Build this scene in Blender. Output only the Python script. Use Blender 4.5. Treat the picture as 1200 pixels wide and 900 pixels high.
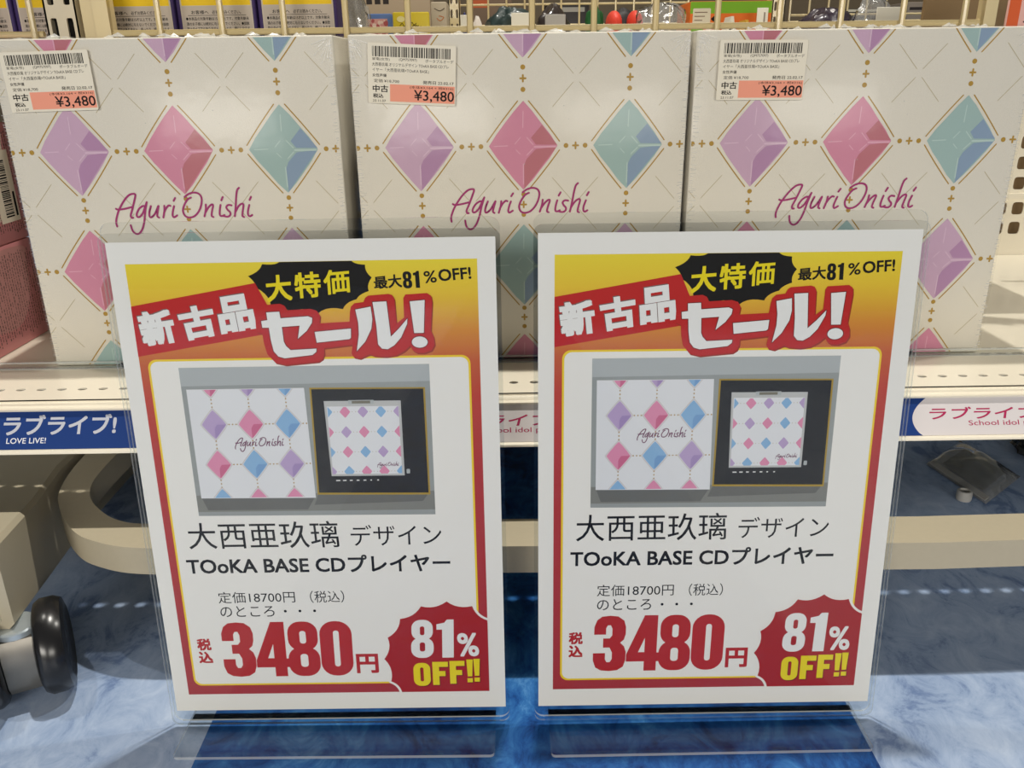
import bpy, bmesh, math, random
from mathutils import Vector, Matrix
from mathutils.geometry import tessellate_polygon
from mathutils import noise as mnoise

S = bpy.context.scene
COL = S.collection
for o in list(bpy.data.objects):
    bpy.data.objects.remove(o)

# ------------------------------------------------------------------ camera
FPX, PITCH, YAW, ROLL, CH = 973.02, 0.36176, -0.00586, -0.01308, 0.39153
def cam_axes():
    cp, sp = math.cos(PITCH), math.sin(PITCH)
    Z = Matrix.Rotation(YAW, 3, 'Z')
    f = Z @ Vector((0, cp, -sp)); u = Z @ Vector((0, sp, cp)); x = Z @ Vector((1, 0, 0))
    c, s = math.cos(ROLL), math.sin(ROLL)
    return c * x + s * u, -s * x + c * u, f
CX, CU, CF = cam_axes()
cd = bpy.data.cameras.new('camera'); cam = bpy.data.objects.new('camera', cd); COL.objects.link(cam)
cd.sensor_fit = 'HORIZONTAL'; cd.sensor_width = 36.0; cd.lens = 36.0 * FPX / 1200.0
cd.clip_start = 0.01; cd.clip_end = 50
M3 = Matrix((CX, CU, -CF)).transposed()
cam.matrix_world = Matrix.Translation((0, 0, CH)) @ M3.to_4x4()
S.camera = cam

# ------------------------------------------------------------------ colour, world, lamps
S.view_settings.view_transform = 'Standard'; S.view_settings.look = 'None'
S.view_settings.exposure = 0.0; S.view_settings.gamma = 1.0; S.view_settings.use_curve_mapping = False
S.display_settings.display_device = 'sRGB'
W = bpy.data.worlds.new('store'); S.world = W; W.use_nodes = True
wb = W.node_tree.nodes['Background']; wb.inputs[0].default_value = (1.0, 0.95, 0.88, 1); wb.inputs[1].default_value = 0.035
def area(name, loc, target, power, sx, sy=None, color=(1, 1, 1), shape=None):
    l = bpy.data.lights.new(name, 'AREA'); l.energy = power; l.color = color
    l.shape = shape or ('RECTANGLE' if sy else 'DISK'); l.size = sx
    if sy: l.size_y = sy
    o = bpy.data.objects.new(name, l); COL.objects.link(o); o.location = loc
    o.rotation_euler = (Vector(target) - Vector(loc)).to_track_quat('-Z', 'Y').to_euler()
    return o
area('ceiling_lamp_main', (0.05, 0.88, 2.5), (0.05, 0.5, 0), 32, 0.05, color=(1.0, 0.96, 0.88))
area('ceiling_lamp_side', (-1.0, 0.86, 2.5), (-0.1, 0.5, 0), 9, 0.06, color=(1.0, 0.96, 0.88))
area('ceiling_lamp_side', (1.1, 0.86, 2.5), (0.1, 0.5, 0), 15, 0.06, color=(1.0, 0.96, 0.88))
area('front_fill', (-0.70, -1.7, 0.72), (0, 0.45, 0.25), 25, 1.0, 0.4, color=(1.0, 0.95, 0.87))  # added fill from low in front, brightens posters and box fronts
area('front_fill', (0.90, -1.8, 0.74), (0, 0.45, 0.25), 18, 1.0, 0.4, color=(1.0, 0.95, 0.87))  # second added front fill, from the right
area('ceiling_lamp_rear', (0.2, 2.2, 2.4), (0.1, 1.4, 0.4), 8, 1.0, 0.2, color=(1.0, 0.93, 0.82))

# ------------------------------------------------------------------ helpers
def ray(px, py): return CF + CX * ((px - 600) / FPX) + CU * ((450 - py) / FPX)
def at_y(px, py, Y):
    d = ray(px, py); return Vector((0, 0, CH)) + d * (Y / d.y)
def s2l(c): c /= 255.0; return c / 12.92 if c <= 0.04045 else ((c + 0.055) / 1.055) ** 2.4
def rgb(r, g, b): return (s2l(r), s2l(g), s2l(b), 1)

MATS = {}
def mat(name, col, rough=0.6, metal=0.0, spec=0.5, coat=0.0, noise=None, bump=0.0, bscale=400):
    if name in MATS: return MATS[name]
    m = bpy.data.materials.new(name); m.use_nodes = True; nt = m.node_tree
    b = nt.nodes['Principled BSDF']
    b.inputs['Base Color'].default_value = col; b.inputs['Roughness'].default_value = rough
    b.inputs['Metallic'].default_value = metal; b.inputs['Specular IOR Level'].default_value = spec
    b.inputs['Coat Weight'].default_value = coat; b.inputs['Coat Roughness'].default_value = 0.08
    if noise or bump:
        tc = nt.nodes.new('ShaderNodeTexCoord'); nz = nt.nodes.new('ShaderNodeTexNoise')
        nz.inputs['Scale'].default_value = bscale; nz.inputs['Detail'].default_value = 3
        nt.links.new(tc.outputs['Object'], nz.inputs['Vector'])
        if noise:
            mx = nt.nodes.new('ShaderNodeMix'); mx.data_type = 'RGBA'
            mx.inputs['A'].default_value = col
            mx.inputs['B'].default_value = tuple(c * (1 - noise) for c in col[:3]) + (1,)
            nt.links.new(nz.outputs['Fac'], mx.inputs['Factor']); nt.links.new(mx.outputs['Result'], b.inputs['Base Color'])
        if bump:
            bp = nt.nodes.new('ShaderNodeBump'); bp.inputs['Strength'].default_value = bump; bp.inputs['Distance'].default_value = 0.0005
            nt.links.new(nz.outputs['Fac'], bp.inputs['Height']); nt.links.new(bp.outputs['Normal'], b.inputs['Normal'])
    MATS[name] = m
    return m

def film(name, tint, ior=1.45, rough=0.03, bump=0.0, bscale=60, diffuse=0.0, boost=1.0):
    """clear plastic: see-through with a Fresnel reflection, a little milky if diffuse > 0"""
    if name in MATS: return MATS[name]
    m = bpy.data.materials.new(name); m.use_nodes = True; nt = m.node_tree; nt.nodes.clear()
    out = nt.nodes.new('ShaderNodeOutputMaterial'); tr = nt.nodes.new('ShaderNodeBsdfTransparent'); gl = nt.nodes.new('ShaderNodeBsdfGlossy')
    tr.inputs[0].default_value = tint; gl.inputs['Roughness'].default_value = rough
    fr = nt.nodes.new('ShaderNodeFresnel'); fr.inputs['IOR'].default_value = ior
    mu = nt.nodes.new('ShaderNodeMath'); mu.operation = 'MULTIPLY'; mu.inputs[1].default_value = boost; mu.use_clamp = True
    ge = nt.nodes.new('ShaderNodeNewGeometry'); iv = nt.nodes.new('ShaderNodeMath'); iv.operation = 'SUBTRACT'; iv.inputs[0].default_value = 1.0
    nt.links.new(ge.outputs['Backfacing'], iv.inputs[1]); mf = nt.nodes.new('ShaderNodeMath'); mf.operation = 'MULTIPLY'
    nt.links.new(fr.outputs[0], mf.inputs[0]); nt.links.new(iv.outputs[0], mf.inputs[1]); nt.links.new(mf.outputs[0], mu.inputs[0])
    mx = nt.nodes.new('ShaderNodeMixShader'); nt.links.new(mu.outputs[0], mx.inputs[0])
    base = tr.outputs[0]
    if diffuse:
        df = nt.nodes.new('ShaderNodeBsdfDiffuse'); df.inputs[0].default_value = (0.9, 0.9, 0.88, 1)
        m2 = nt.nodes.new('ShaderNodeMixShader'); m2.inputs[0].default_value = diffuse
        nt.links.new(tr.outputs[0], m2.inputs[1]); nt.links.new(df.outputs[0], m2.inputs[2]); base = m2.outputs[0]
    nt.links.new(base, mx.inputs[1]); nt.links.new(gl.outputs[0], mx.inputs[2])
    if bump:
        tc = nt.nodes.new('ShaderNodeTexCoord'); nz = nt.nodes.new('ShaderNodeTexNoise'); nz.inputs['Scale'].default_value = bscale
        nz.inputs['Detail'].default_value = 2
        bp = nt.nodes.new('ShaderNodeBump'); bp.inputs['Strength'].default_value = bump; bp.inputs['Distance'].default_value = 0.002
        nt.links.new(tc.outputs['Object'], nz.inputs['Vector']); nt.links.new(nz.outputs['Fac'], bp.inputs['Height'])
        nt.links.new(bp.outputs['Normal'], gl.inputs['Normal']); nt.links.new(bp.outputs['Normal'], fr.inputs['Normal'])
    nt.links.new(mx.outputs[0], out.inputs[0])
    MATS[name] = m
    return m

def tag(o, label=None, cat=None, group=None, kind=None):
    if label: o['label'] = label
    if cat: o['category'] = cat
    if group: o['group'] = group
    if kind: o['kind'] = kind
    return o
def empty(name, loc, rz=0.0):
    o = bpy.data.objects.new(name, None); COL.objects.link(o); o.location = loc; o.rotation_euler = (0, 0, rz)
    o.empty_display_size = 0.02
    return o

class MB:
    def __init__(s): s.v = []; s.f = []; s.mi = []; s.mats = []; s.sm = []
    def m(s, ma):
        if ma not in s.mats: s.mats.append(ma)
        return s.mats.index(ma)
    def add(s, vs, fs, ma, smooth=False):
        b = len(s.v); k = s.m(ma); s.v.extend([tuple(x) for x in vs])
        for f in fs: s.f.append(tuple(b + i for i in f)); s.mi.append(k); s.sm.append(smooth)
    def box(s, x0, x1, y0, y1, z0, z1, ma, T=None):
        vs = [Vector(p) for p in ((x0,y0,z0),(x1,y0,z0),(x1,y1,z0),(x0,y1,z0),(x0,y0,z1),(x1,y0,z1),(x1,y1,z1),(x0,y1,z1))]
        if T: vs = [T @ p for p in vs]
        s.add(vs, [(0,3,2,1),(4,5,6,7),(0,1,5,4),(1,2,6,5),(2,3,7,6),(3,0,4,7)], ma)
    def rbox(s, x0, x1, y0, y1, z0, z1, r, ma, seg=2, T=None):
        bm = bmesh.new(); bmesh.ops.create_cube(bm, size=1.0)
        for v in bm.verts: v.co = Vector(((x0+x1)/2 + v.co.x*(x1-x0), (y0+y1)/2 + v.co.y*(y1-y0), (z0+z1)/2 + v.co.z*(z1-z0)))
        bmesh.ops.bevel(bm, geom=list(bm.edges), offset=r, segments=seg, affect='EDGES', profile=0.5)
        s.bm(bm, ma, T, True)
    def bm(s, bm, ma, T=None, smooth=False):
        bm.verts.index_update()
        s.add([(T @ v.co if T else v.co.copy()) for v in bm.verts], [[v.index for v in f.verts] for f in bm.faces], ma, smooth); bm.free()
    def prism(s, pts, d0, d1, fn, ma, caps=True, side=None):
        """polygon pts (a,b) extruded d0..d1, mapped by fn(a,b,d)"""
        n = len(pts); side = side or ma
        if caps:
            tri = tessellate_polygon([[Vector((p[0], p[1], 0)) for p in pts]])
            s.add([fn(p[0], p[1], d0) for p in pts], tri, ma); s.add([fn(p[0], p[1], d1) for p in pts], tri, ma)
        vs = [fn(p[0], p[1], d0) for p in pts] + [fn(p[0], p[1], d1) for p in pts]
        s.add(vs, [(i, (i+1) % n, n + (i+1) % n, n + i) for i in range(n)], side)
    def tube(s, pts, r, ma, n=8, cap=True):
        pts = [Vector(p) for p in pts]; rings = []; N = len(pts)
        for i, p in enumerate(pts):
            d = (pts[min(i+1, N-1)] - pts[max(i-1, 0)]).normalized()
            a = d.orthogonal().normalized() if i == 0 else (prev - d * prev.dot(d)).normalized()
            prev = a; b = d.cross(a); rr = r[i] if isinstance(r, (list, tuple)) else r
            rings.append([p + (a*math.cos(2*math.pi*k/n) + b*math.sin(2*math.pi*k/n))*rr for k in range(n)])
        vs = [v for q in rings for v in q]; fs = []
        for i in range(N-1):
            for k in range(n): fs.append((i*n+k, i*n+(k+1) % n, (i+1)*n+(k+1) % n, (i+1)*n+k))
        if cap: fs.append(tuple(range(n))[::-1]); fs.append(tuple((N-1)*n+k for k in range(n)))
        s.add(vs, fs, ma, True)
    def lathe(s, prof, ma, T=None, n=32):
        """profile of (r, h) round local Z"""
        vs = []; fs = []; N = len(prof)
        for r, h in prof:
            for k in range(n): vs.append(Vector((r*math.cos(2*math.pi*k/n), r*math.sin(2*math.pi*k/n), h)))
        for i in range(N-1):
            for k in range(n): fs.append((i*n+k, i*n+(k+1) % n, (i+1)*n+(k+1) % n, (i+1)*n+k))
        if T: vs = [T @ v for v in vs]
        s.add(vs, fs, ma, True)
    def build(s, name, parent=None, loc=None):
        me = bpy.data.meshes.new(name); me.from_pydata(s.v, [], s.f)
        for ma in s.mats: me.materials.append(ma)
        me.polygons.foreach_set('material_index', s.mi); me.polygons.foreach_set('use_smooth', s.sm); me.update()
        bm = bmesh.new(); bm.from_mesh(me)
        if len(s.v) < 6000: bmesh.ops.recalc_face_normals(bm, faces=bm.faces)
        bm.to_mesh(me); bm.free()
        try: me.set_sharp_from_angle(angle=math.radians(40))
        except Exception: pass
        o = bpy.data.objects.new(name, me); COL.objects.link(o)
        if parent: o.parent = parent
        if loc: o.location = loc
        return o

# ---- flat print (posters, labels, box art): polygons in mm stacked in thin ink layers
TXT = {}
def text_tris(s, bold=0.0):
    k = (s, bold)
    if k in TXT: return TXT[k]
    c = bpy.data.curves.new('t', 'FONT'); c.body = s; c.size = 1.0; c.offset = bold; c.resolution_u = 3; c.fill_mode = 'FRONT'
    o = bpy.data.objects.new('t', c); COL.objects.link(o)
    dg = bpy.context.evaluated_depsgraph_get(); dg.update(); me = o.evaluated_get(dg).to_mesh()
    vs = [(v.co.x, v.co.y) for v in me.vertices]; me.calc_loop_triangles(); tr = [tuple(t.vertices) for t in me.loop_triangles]
    o.evaluated_get(dg).to_mesh_clear(); bpy.data.objects.remove(o); bpy.data.curves.remove(c)
    if not vs: vs = [(0, 0), (1, 0), (0, 1)]; tr = []
    x0 = min(v[0] for v in vs); x1 = max(v[0] for v in vs); y0 = min(v[1] for v in vs); y1 = max(v[1] for v in vs)
    vs = [((v[0]-x0)/(x1-x0+1e-9), (v[1]-y0)/(y1-y0+1e-9)) for v in vs]
    TXT[k] = (vs, tr, (x1-x0) / (y1-y0+1e-9))
    return TXT[k]

def smooth(pts, n=5, closed=False):
    P = [Vector(p[:2]) for p in pts]; out = []; N = len(P)
    for i in range(N if closed else N-1):
        if closed: a, b, c, d = P[i-1], P[i], P[(i+1) % N], P[(i+2) % N]
        else: a, b, c, d = P[max(i-1, 0)], P[i], P[i+1], P[min(i+2, N-1)]
        for k in range(n):
            t = k/n; out.append(0.5*((2*b) + (c-a)*t + (2*a-5*b+4*c-d)*t*t + (3*b-a-3*c+d)*t**3))
    if not closed: out.append(P[-1])
    return [(p.x, p.y) for p in out]
def rrect(u0, v0, u1, v1, r, n=6):
    o = []
    for cx, cy, a in ((u1-r, v0+r, -90), (u1-r, v1-r, 0), (u0+r, v1-r, 90), (u0+r, v0+r, 180)):
        for k in range(n+1):
            t = math.radians(a + 90*k/n); o.append((cx + r*math.cos(t), cy + r*math.sin(t)))
    return o
def burst(sp, depth, closed=False, n=6, c=None):
    """spikes joined by arcs that bend inwards to c"""
    o = []; N = len(sp)
    for i in range(N if closed else N-1):
        a = Vector(sp[i]); b = Vector(sp[(i+1) % N]); m = (a+b)/2; d = (Vector(c) - m); d.normalize()
        L = (b-a).length
        for k in range(n):
            t = k/n; p = a.lerp(b, t) + d*(depth*L*4*t*(1-t)); o.append((p.x, p.y))
    if not closed: o.append(tuple(sp[-1]))
    return o

class Art:
    def __init__(s, clip=None): s.t = []; s.clip = clip; s.k = 0
    def tri(s, pts, ma, ly):
        if s.clip:
            u0, v0, u1, v1 = s.clip; P = list(pts)
            for ax, lim, sg in ((0, u0, 1), (0, u1, -1), (1, v0, 1), (1, v1, -1)):
                Q = []
                for i in range(len(P)):
                    a = P[i-1]; b = P[i]; ia = (a[ax]-lim)*sg >= 0; ib = (b[ax]-lim)*sg >= 0
                    if ia != ib:
                        k = (lim-a[ax])/(b[ax]-a[ax]); Q.append((a[0]+(b[0]-a[0])*k, a[1]+(b[1]-a[1])*k))
                    if ib: Q.append(b)
                P = Q
                if len(P) < 3: return
            pts = P
        s.t.append((pts, ma, ly + 0.03*(s.k % 20)))
    def poly(s, pts, ma, ly):
        pts = [tuple(p[:2]) for p in pts]; s.k += 1
        for t in tessellate_polygon([[Vector((p[0], p[1], 0)) for p in pts]]): s.tri([pts[i] for i in t], ma, ly)
    def quad(s, u0, v0, u1, v1, ma, ly): s.tri([(u0, v0), (u1, v0), (u1, v1), (u0, v1)], ma, ly)
    def disc(s, u, v, r, ma, ly, n=14, ry=None):
        s.k += 1; s.tri([(u + r*math.cos(2*math.pi*k/n), v + (ry or r)*math.sin(2*math.pi*k/n)) for k in range(n)], ma, ly)
    def stroke(s, pts, w, ma, ly, closed=False, ends=True):
        P = [Vector(p[:2]) for p in pts]
        if closed: P.append(P[0])
        for i in range(len(P)-1):
            d = P[i+1]-P[i]
            if d.length < 1e-6: continue
            d.normalize(); n = Vector((-d.y, d.x))*w/2; s.k += 1
            s.tri([tuple(P[i]+n), tuple(P[i]-n), tuple(P[i+1]-n), tuple(P[i+1]+n)], ma, ly)
        for i, p in enumerate(P):
            if ends or 0 < i < len(P)-1: s.disc(p.x, p.y, w/2, ma, ly, 10)
    def text(s, st, q, ma, ly, bold=0.0):
        """q: (u0,v0,u1,v1) or four corners BL,BR,TR,TL"""
        if len(q) == 4 and not hasattr(q[0], '__len__'): u0, v0, u1, v1 = q; q = ((u0, v0), (u1, v0), (u1, v1), (u0, v1))
        vs, tr, asp = text_tris(st, 0.0); bl, br, tr_, tl = [Vector(p) for p in q]
        by = bold*0.8; bx = by/max(asp, 0.05); dirs = [(0, 0)]
        if bold: dirs = [(bx*i*0.9, by*j*0.9) for i in (-1, 0, 1) for j in (-1, 0, 1)]
        for ox, oy in dirs:
            s.k += 1; P = []
            for x, y in vs:
                x = bx + x*(1-2*bx) + ox; y = by + y*(1-2*by) + oy; P.append(tuple((bl*(1-x) + br*x)*(1-y) + (tl*(1-x) + tr_*x)*y))
            for t in tr: s.tri([P[i] for i in t], ma, ly)
    def emit(s, mb, fn, step=0.06):
        for pts, ma, ly in s.t: mb.add([fn(p[0]/1000, p[1]/1000, ly*step/1000) for p in pts], [tuple(range(len(pts)))], ma)

# inks and stuffs
INK = mat('ink_black', rgb(16, 14, 14), 0.6, spec=0.2)
def ink(name, r, g, b, rough=0.6): return mat('ink_' + name, rgb(r, g, b), rough, spec=0.25)
PAPER = mat('paper_white', (0.86, 0.83, 0.775, 1), 0.7, spec=0.3)
CREAM = mat('cream_enamel', (0.82, 0.76, 0.62, 1), 0.35, coat=0.2)
STEEL = mat('ivory_steel', (0.60, 0.53, 0.38, 1), 0.4, coat=0.2)

# ------------------------------------------------------------------ floor and far wall
def floor_material():
    m = bpy.data.materials.new('marbled_vinyl'); m.use_nodes = True; nt = m.node_tree; b = nt.nodes['Principled BSDF']
    N = nt.nodes.new; L = nt.links.new
    tc = N('ShaderNodeTexCoord'); mp = N('ShaderNodeMapping'); mp.inputs['Scale'].default_value = (1.0, 0.7, 1); mp.inputs['Rotation'].default_value = (0, 0, 0.5)
    L(tc.outputs['Object'], mp.inputs[0])
    n1 = N('ShaderNodeTexNoise'); n1.inputs['Scale'].default_value = 38; n1.inputs['Detail'].default_value = 9; n1.inputs['Roughness'].default_value = 0.72; n1.inputs['Distortion'].default_value = 0.8
    n2 = N('ShaderNodeTexNoise'); n2.inputs['Scale'].default_value = 9; n2.inputs['Detail'].default_value = 4
    L(mp.outputs[0], n1.inputs['Vector']); L(mp.outputs[0], n2.inputs['Vector'])
    ad = N('ShaderNodeMath'); ad.operation = 'ADD'; L(n1.outputs['Fac'], ad.inputs[0])
    sc = N('ShaderNodeMath'); sc.operation = 'MULTIPLY_ADD'; sc.inputs[1].default_value = 0.5; sc.inputs[2].default_value = -0.25; L(n2.outputs['Fac'], sc.inputs[0]); L(sc.outputs[0], ad.inputs[1])
    def ramp(st):
        r = N('ShaderNodeValToRGB'); e = r.color_ramp.elements
        while len(e) < len(st): e.new(0.5)
        for i, (p, c) in enumerate(st): e[i].position = p; e[i].color = c
        L(ad.outputs[0], r.inputs[0]); return r
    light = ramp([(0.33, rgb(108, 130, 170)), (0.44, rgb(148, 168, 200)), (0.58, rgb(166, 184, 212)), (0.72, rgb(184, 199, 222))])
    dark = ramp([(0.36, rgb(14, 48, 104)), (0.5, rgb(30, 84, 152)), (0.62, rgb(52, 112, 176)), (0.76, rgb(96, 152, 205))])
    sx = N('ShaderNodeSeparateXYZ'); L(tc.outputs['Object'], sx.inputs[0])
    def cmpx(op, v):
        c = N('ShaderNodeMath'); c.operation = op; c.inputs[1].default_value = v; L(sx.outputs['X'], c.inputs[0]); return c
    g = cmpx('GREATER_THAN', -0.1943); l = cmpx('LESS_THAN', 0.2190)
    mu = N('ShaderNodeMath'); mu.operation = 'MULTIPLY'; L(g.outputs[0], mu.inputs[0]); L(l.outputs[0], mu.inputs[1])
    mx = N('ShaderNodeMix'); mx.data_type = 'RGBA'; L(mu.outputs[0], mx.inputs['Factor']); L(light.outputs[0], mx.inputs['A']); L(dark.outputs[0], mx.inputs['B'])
    L(mx.outputs['Result'], b.inputs['Base Color']); b.inputs['Roughness'].default_value = 0.4; b.inputs['Specular IOR Level'].default_value = 0.22
    return m
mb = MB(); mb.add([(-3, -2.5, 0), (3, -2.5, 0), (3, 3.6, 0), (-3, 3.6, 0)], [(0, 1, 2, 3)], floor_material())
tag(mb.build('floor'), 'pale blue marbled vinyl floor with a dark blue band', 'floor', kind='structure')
mb = MB(); mb.box(-3, 3, 3.5, 3.6, 0, 2.7, mat('wall_tan', rgb(128, 112, 88), 0.8, noise=0.2, bscale=5))
tag(mb.build('wall_back'), 'dim tan wall far behind the goods', 'wall', kind='structure')

# ------------------------------------------------------------------ display shelf (gondola)
ZS = 0.1744
gon = empty('display_shelf', (0, 0.75, 0))
tag(gon, 'cream metal display shelf on casters carrying the three patterned gift boxes', 'shelf')
GL = Vector((0, 0.75, 0))
def gbuild(mb, name, parent=gon):
    mb.v = [tuple(Vector(v) - GL) for v in mb.v]; return mb.build(name, parent)
# board with a real row of punched holes
mb = MB(); X0, X1 = -0.80, 0.92; T = 0.0015
mb.box(X0, X1, 0.587, 0.99, ZS-T, ZS, CREAM); mb.box(X0, X1, 0.553, 0.567, ZS-T, ZS, CREAM)
pit = 0.0152; n = int((X1-X0)/pit); hx0 = at_y(24, 457, 0.5765).x % pit
def hole_cell(mb, fn, a0, a1, b0, b1, ra, rb, d0, d1, ma, seg=16, p=2.0):
    ca, cb = (a0+a1)/2, (b0+b1)/2; outer = []; inner = []
    for k in range(seg):
        t = 2*math.pi*k/seg; c, s_ = math.cos(t), math.sin(t)
        q = 1/max(abs(c), abs(s_)); outer.append((ca + c*q*(a1-a0)/2, cb + s_*q*(b1-b0)/2))
        w = (abs(c)**p + abs(s_)**p)**(-1/p); inner.append((ca + c*w*ra, cb + s_*w*rb))
    vs = [fn(*q, d) for d in (d0, d1) for q in outer+inner]; fs = []; m_ = 2*seg
    for k in range(seg):
        j = (k+1) % seg
        fs += [(k, j, seg+j, seg+k), (m_+k, m_+j, m_+seg+j, m_+seg+k), (seg+k, seg+j, m_+seg+j, m_+seg+k)]
    mb.add(vs, fs, ma)
k = 0; x = X0 + (hx0 - X0) % pit - pit/2
mb.box(X0, x, 0.567, 0.587, ZS-T, ZS, CREAM)
while x + pit <= X1:
    hole_cell(mb, lambda a, b, d: (a, b, d), x, x+pit, 0.567, 0.587, 0.0034, 0.0026, ZS-T, ZS, CREAM, 16); x += pit
mb.box(x, X1, 0.567, 0.587, ZS-T, ZS, CREAM)
gbuild(mb, 'shelf_board')
# price rail along the front edge
zl = lambda py, Y: at_y(80, py, Y).z
LT = (0.5385, zl(481, 0.5385)); LB = (0.5225, zl(527, 0.5225)); LL = (0.5195, zl(532.5, 0.5195))
mb = MB(); prof = [(0.556, ZS), (0.5535, ZS), (0.5525, ZS-0.0009), (0.549, ZS-0.0009), (0.5480, ZS-0.0002), (0.5450, ZS-0.0002), (0.5440, ZS-0.0012), (0.5405, ZS-0.0012), (0.5378, ZS-0.0016), (0.5370, LT[1]+0.0012), (0.5374, LT[1]+0.0004), (LT[0]+0.0012, LT[1]),
  (LB[0]+0.0012, LB[1]), (LB[0]-0.0025, LB[1]-0.0003), (0.5192, LB[1]-0.0014), (0.5192, LL[1]+0.0004), (0.5202, LL[1]), (0.5245, LL[1]), (0.5345, 0.1640), (0.556, 0.1655)]
mb.prism(prof, X0, X1, lambda a, b, d: (d, a, b), CREAM); gbuild(mb, 'price_rail')
GZ = at_y(80, 424, 0.6245).z; mb = MB(); CLEAR = film('clear_acrylic', (0.97, 0.98, 0.98, 1)); EDGE = film('acrylic_edge', (0.93, 0.97, 0.97, 1), diffuse=0.3, boost=1.5)
mb.prism([(0.6235, ZS+0.0002), (0.6255, ZS+0.0002), (0.6255, GZ-0.001), (0.6235, GZ-0.001)], X0, X1, lambda a, b, d: (d, a, b), CLEAR)
mb.box(X0, X1, 0.6235, 0.6255, GZ-0.001, GZ, EDGE); mb.box(X0, X1, 0.6215, 0.6255, ZS, ZS+0.0010, EDGE)
o = gbuild(mb, 'shelf_guard'); o['label'] = 'clear acrylic lip standing on the shelf'
# unseen light block, back panel with punched holes, rear board for the goods behind
mb = MB(); mb.box(X0, X1, 0.995, 1.005, 0.02, ZS-0.002, STEEL); gbuild(mb, 'light_block')  # unseen panel added to stop light leaking under the shelf from behind
mb = MB(); mb.box(0.47, 0.88, 1.006, 1.012, 0.10, 0.47, mat('backing_brown', rgb(132, 108, 74), 0.7)); gbuild(mb, 'backing_sheet')
mb = MB(); fn = lambda a, b, d: (a, d, b)
for r in range(9):
    z = 0.1955 + r*0.0232 + (0.006 if r > 1 else 0)
    for c in range(17):
        x = 0.4975 + c*0.0203 - (r > 1)*0.004
        hole_cell(mb, fn, x, x+0.0203, z, z+0.0232, 0.0068, 0.0072, 0.990, 0.9915, CREAM, 24, 5)
mb.box(0.48, 0.86, 0.99, 0.9915, ZS, 0.1955, CREAM); mb.box(0.48, 0.86, 0.986, 0.9915, 0.2419, 0.2479, CREAM)
o = gbuild(mb, 'perforated_panel')
mb = MB(); mb.box(-0.80, 0.47, 0.752, 1.75, 0.392, 0.40, STEEL); gbuild(mb, 'rear_board')
# slotted upright with the frame channel beside it
def upright(mb, x0, x1, y, z0, z1, ma, slot_h, gap, ofs, cols=2, depth=0.03):
    fn = lambda a, b, d: (a, d, b); w = (x1-x0)/cols; z = z0 + ofs
    mb.box(x0, x1, y, y+0.002, z0, z, ma)
    while z + slot_h + gap < z1:
        for c in range(cols): hole_cell(mb, fn, x0+c*w, x0+(c+1)*w, z, z+slot_h+gap, w*0.20, slot_h/2, y, y+0.002, ma, 24, 9)
        z += slot_h + gap
    mb.box(x0, x1, y, y+0.002, z, z1, ma)
    mb.box(x0, x0+0.0015, y, y+depth, z0, z1, ma); mb.box(x1-0.0015, x1, y, y+depth, z0, z1, ma)
mb = MB(); upright(mb, -0.3700, -0.3440, 0.738, ZS, 0.62, STEEL, 0.0165, 0.0098, 0.0289, depth=0.014)
mb.box(-0.3682, -0.3458, 0.749, 0.751, ZS, 0.62, mat('slot_shade', (0.02, 0.018, 0.016, 1), 0.8))  # near-black sheet added behind the slots, paints the shade inside the post
gbuild(mb, 'upright_post')
# foot beam, bumper, caster
mb = MB(); LEG = mat('foot_cream', rgb(184, 174, 150), 0.4, noise=0.06, bscale=30)
secs = [(-0.322, 0.452, 0.0555, 0.118), (-0.345, 0.54, 0.038, 0.103), (-0.366, 0.615, 0.022, 0.094), (-0.372, 0.98, 0.022, 0.094)]
vs = []; fs = []
for i, (x, y, zb, zt) in enumerate(secs):
    for dx, z in ((0, zb+0.004), (0, zt-0.003), (-0.003, zt), (-0.075, zt), (-0.075, zb), (-0.004, zb)): vs.append((x+dx, y, z))
for i in range(3):
    for k in range(6): fs.append((i*6+k, i*6+(k+1) % 6, i*6+6+(k+1) % 6, i*6+6+k))
fs += [tuple(range(6)), tuple(18+k for k in range(6))]
mb.add(vs, fs, LEG); foot = gbuild(mb, 'foot_beam')
mb = MB(); mb.box(-0.394, -0.330, 0.4505, 0.452, 0.062, 0.112, CREAM); mb.v = [tuple(Vector(v)-GL) for v in mb.v]; mb.build('end_cap', foot)
outer = [(-0.3545, 0.80), (-0.3545, 0.66), (-0.3533, 0.622), (-0.3494, 0.5926), (-0.3433, 0.568), (-0.3358, 0.5505), (-0.3178, 0.5236), (-0.2988, 0.5032), (-0.2808, 0.4927), (-0.2602, 0.4856), (-0.235, 0.4828)]
inner = [(-0.3275, 0.80), (-0.3275, 0.64), (-0.3262, 0.595), (-0.321, 0.570), (-0.3094, 0.549), (-0.2897, 0.529), (-0.2748, 0.5200), (-0.2615, 0.5165), (-0.235, 0.5155)]
mir = lambda P: [(0.30 - x, y - 0.0005) for x, y in P][::-1]
oP = smooth(outer, 4) + [(0.0, 0.4785), (0.285, 0.4745)] + smooth(mir(outer), 4)
iP = smooth(inner, 4) + [(0.0, 0.5145), (0.285, 0.5090)] + smooth(mir(inner), 4)
oP = [(x, y) for x, y in oP]; 
mb = MB(); BUMP = mat('bumper_cream', rgb(186, 175, 150), 0.4, noise=0.08, bscale=200)
loop = oP + iP[::-1]
def inset(a, b, d): return (a, b, d)
mb.prism(loop, 0.0745, 0.095, inset, BUMP)
b_ = gbuild(mb, 'bumper_bar')
BLACKP = mat('black_plastic', (0.012, 0.012, 0.013, 1), 0.25); ZINC = mat('worn_zinc', rgb(140, 136, 128), 0.35, metal=0.7, noise=0.3, bscale=80)
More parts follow.
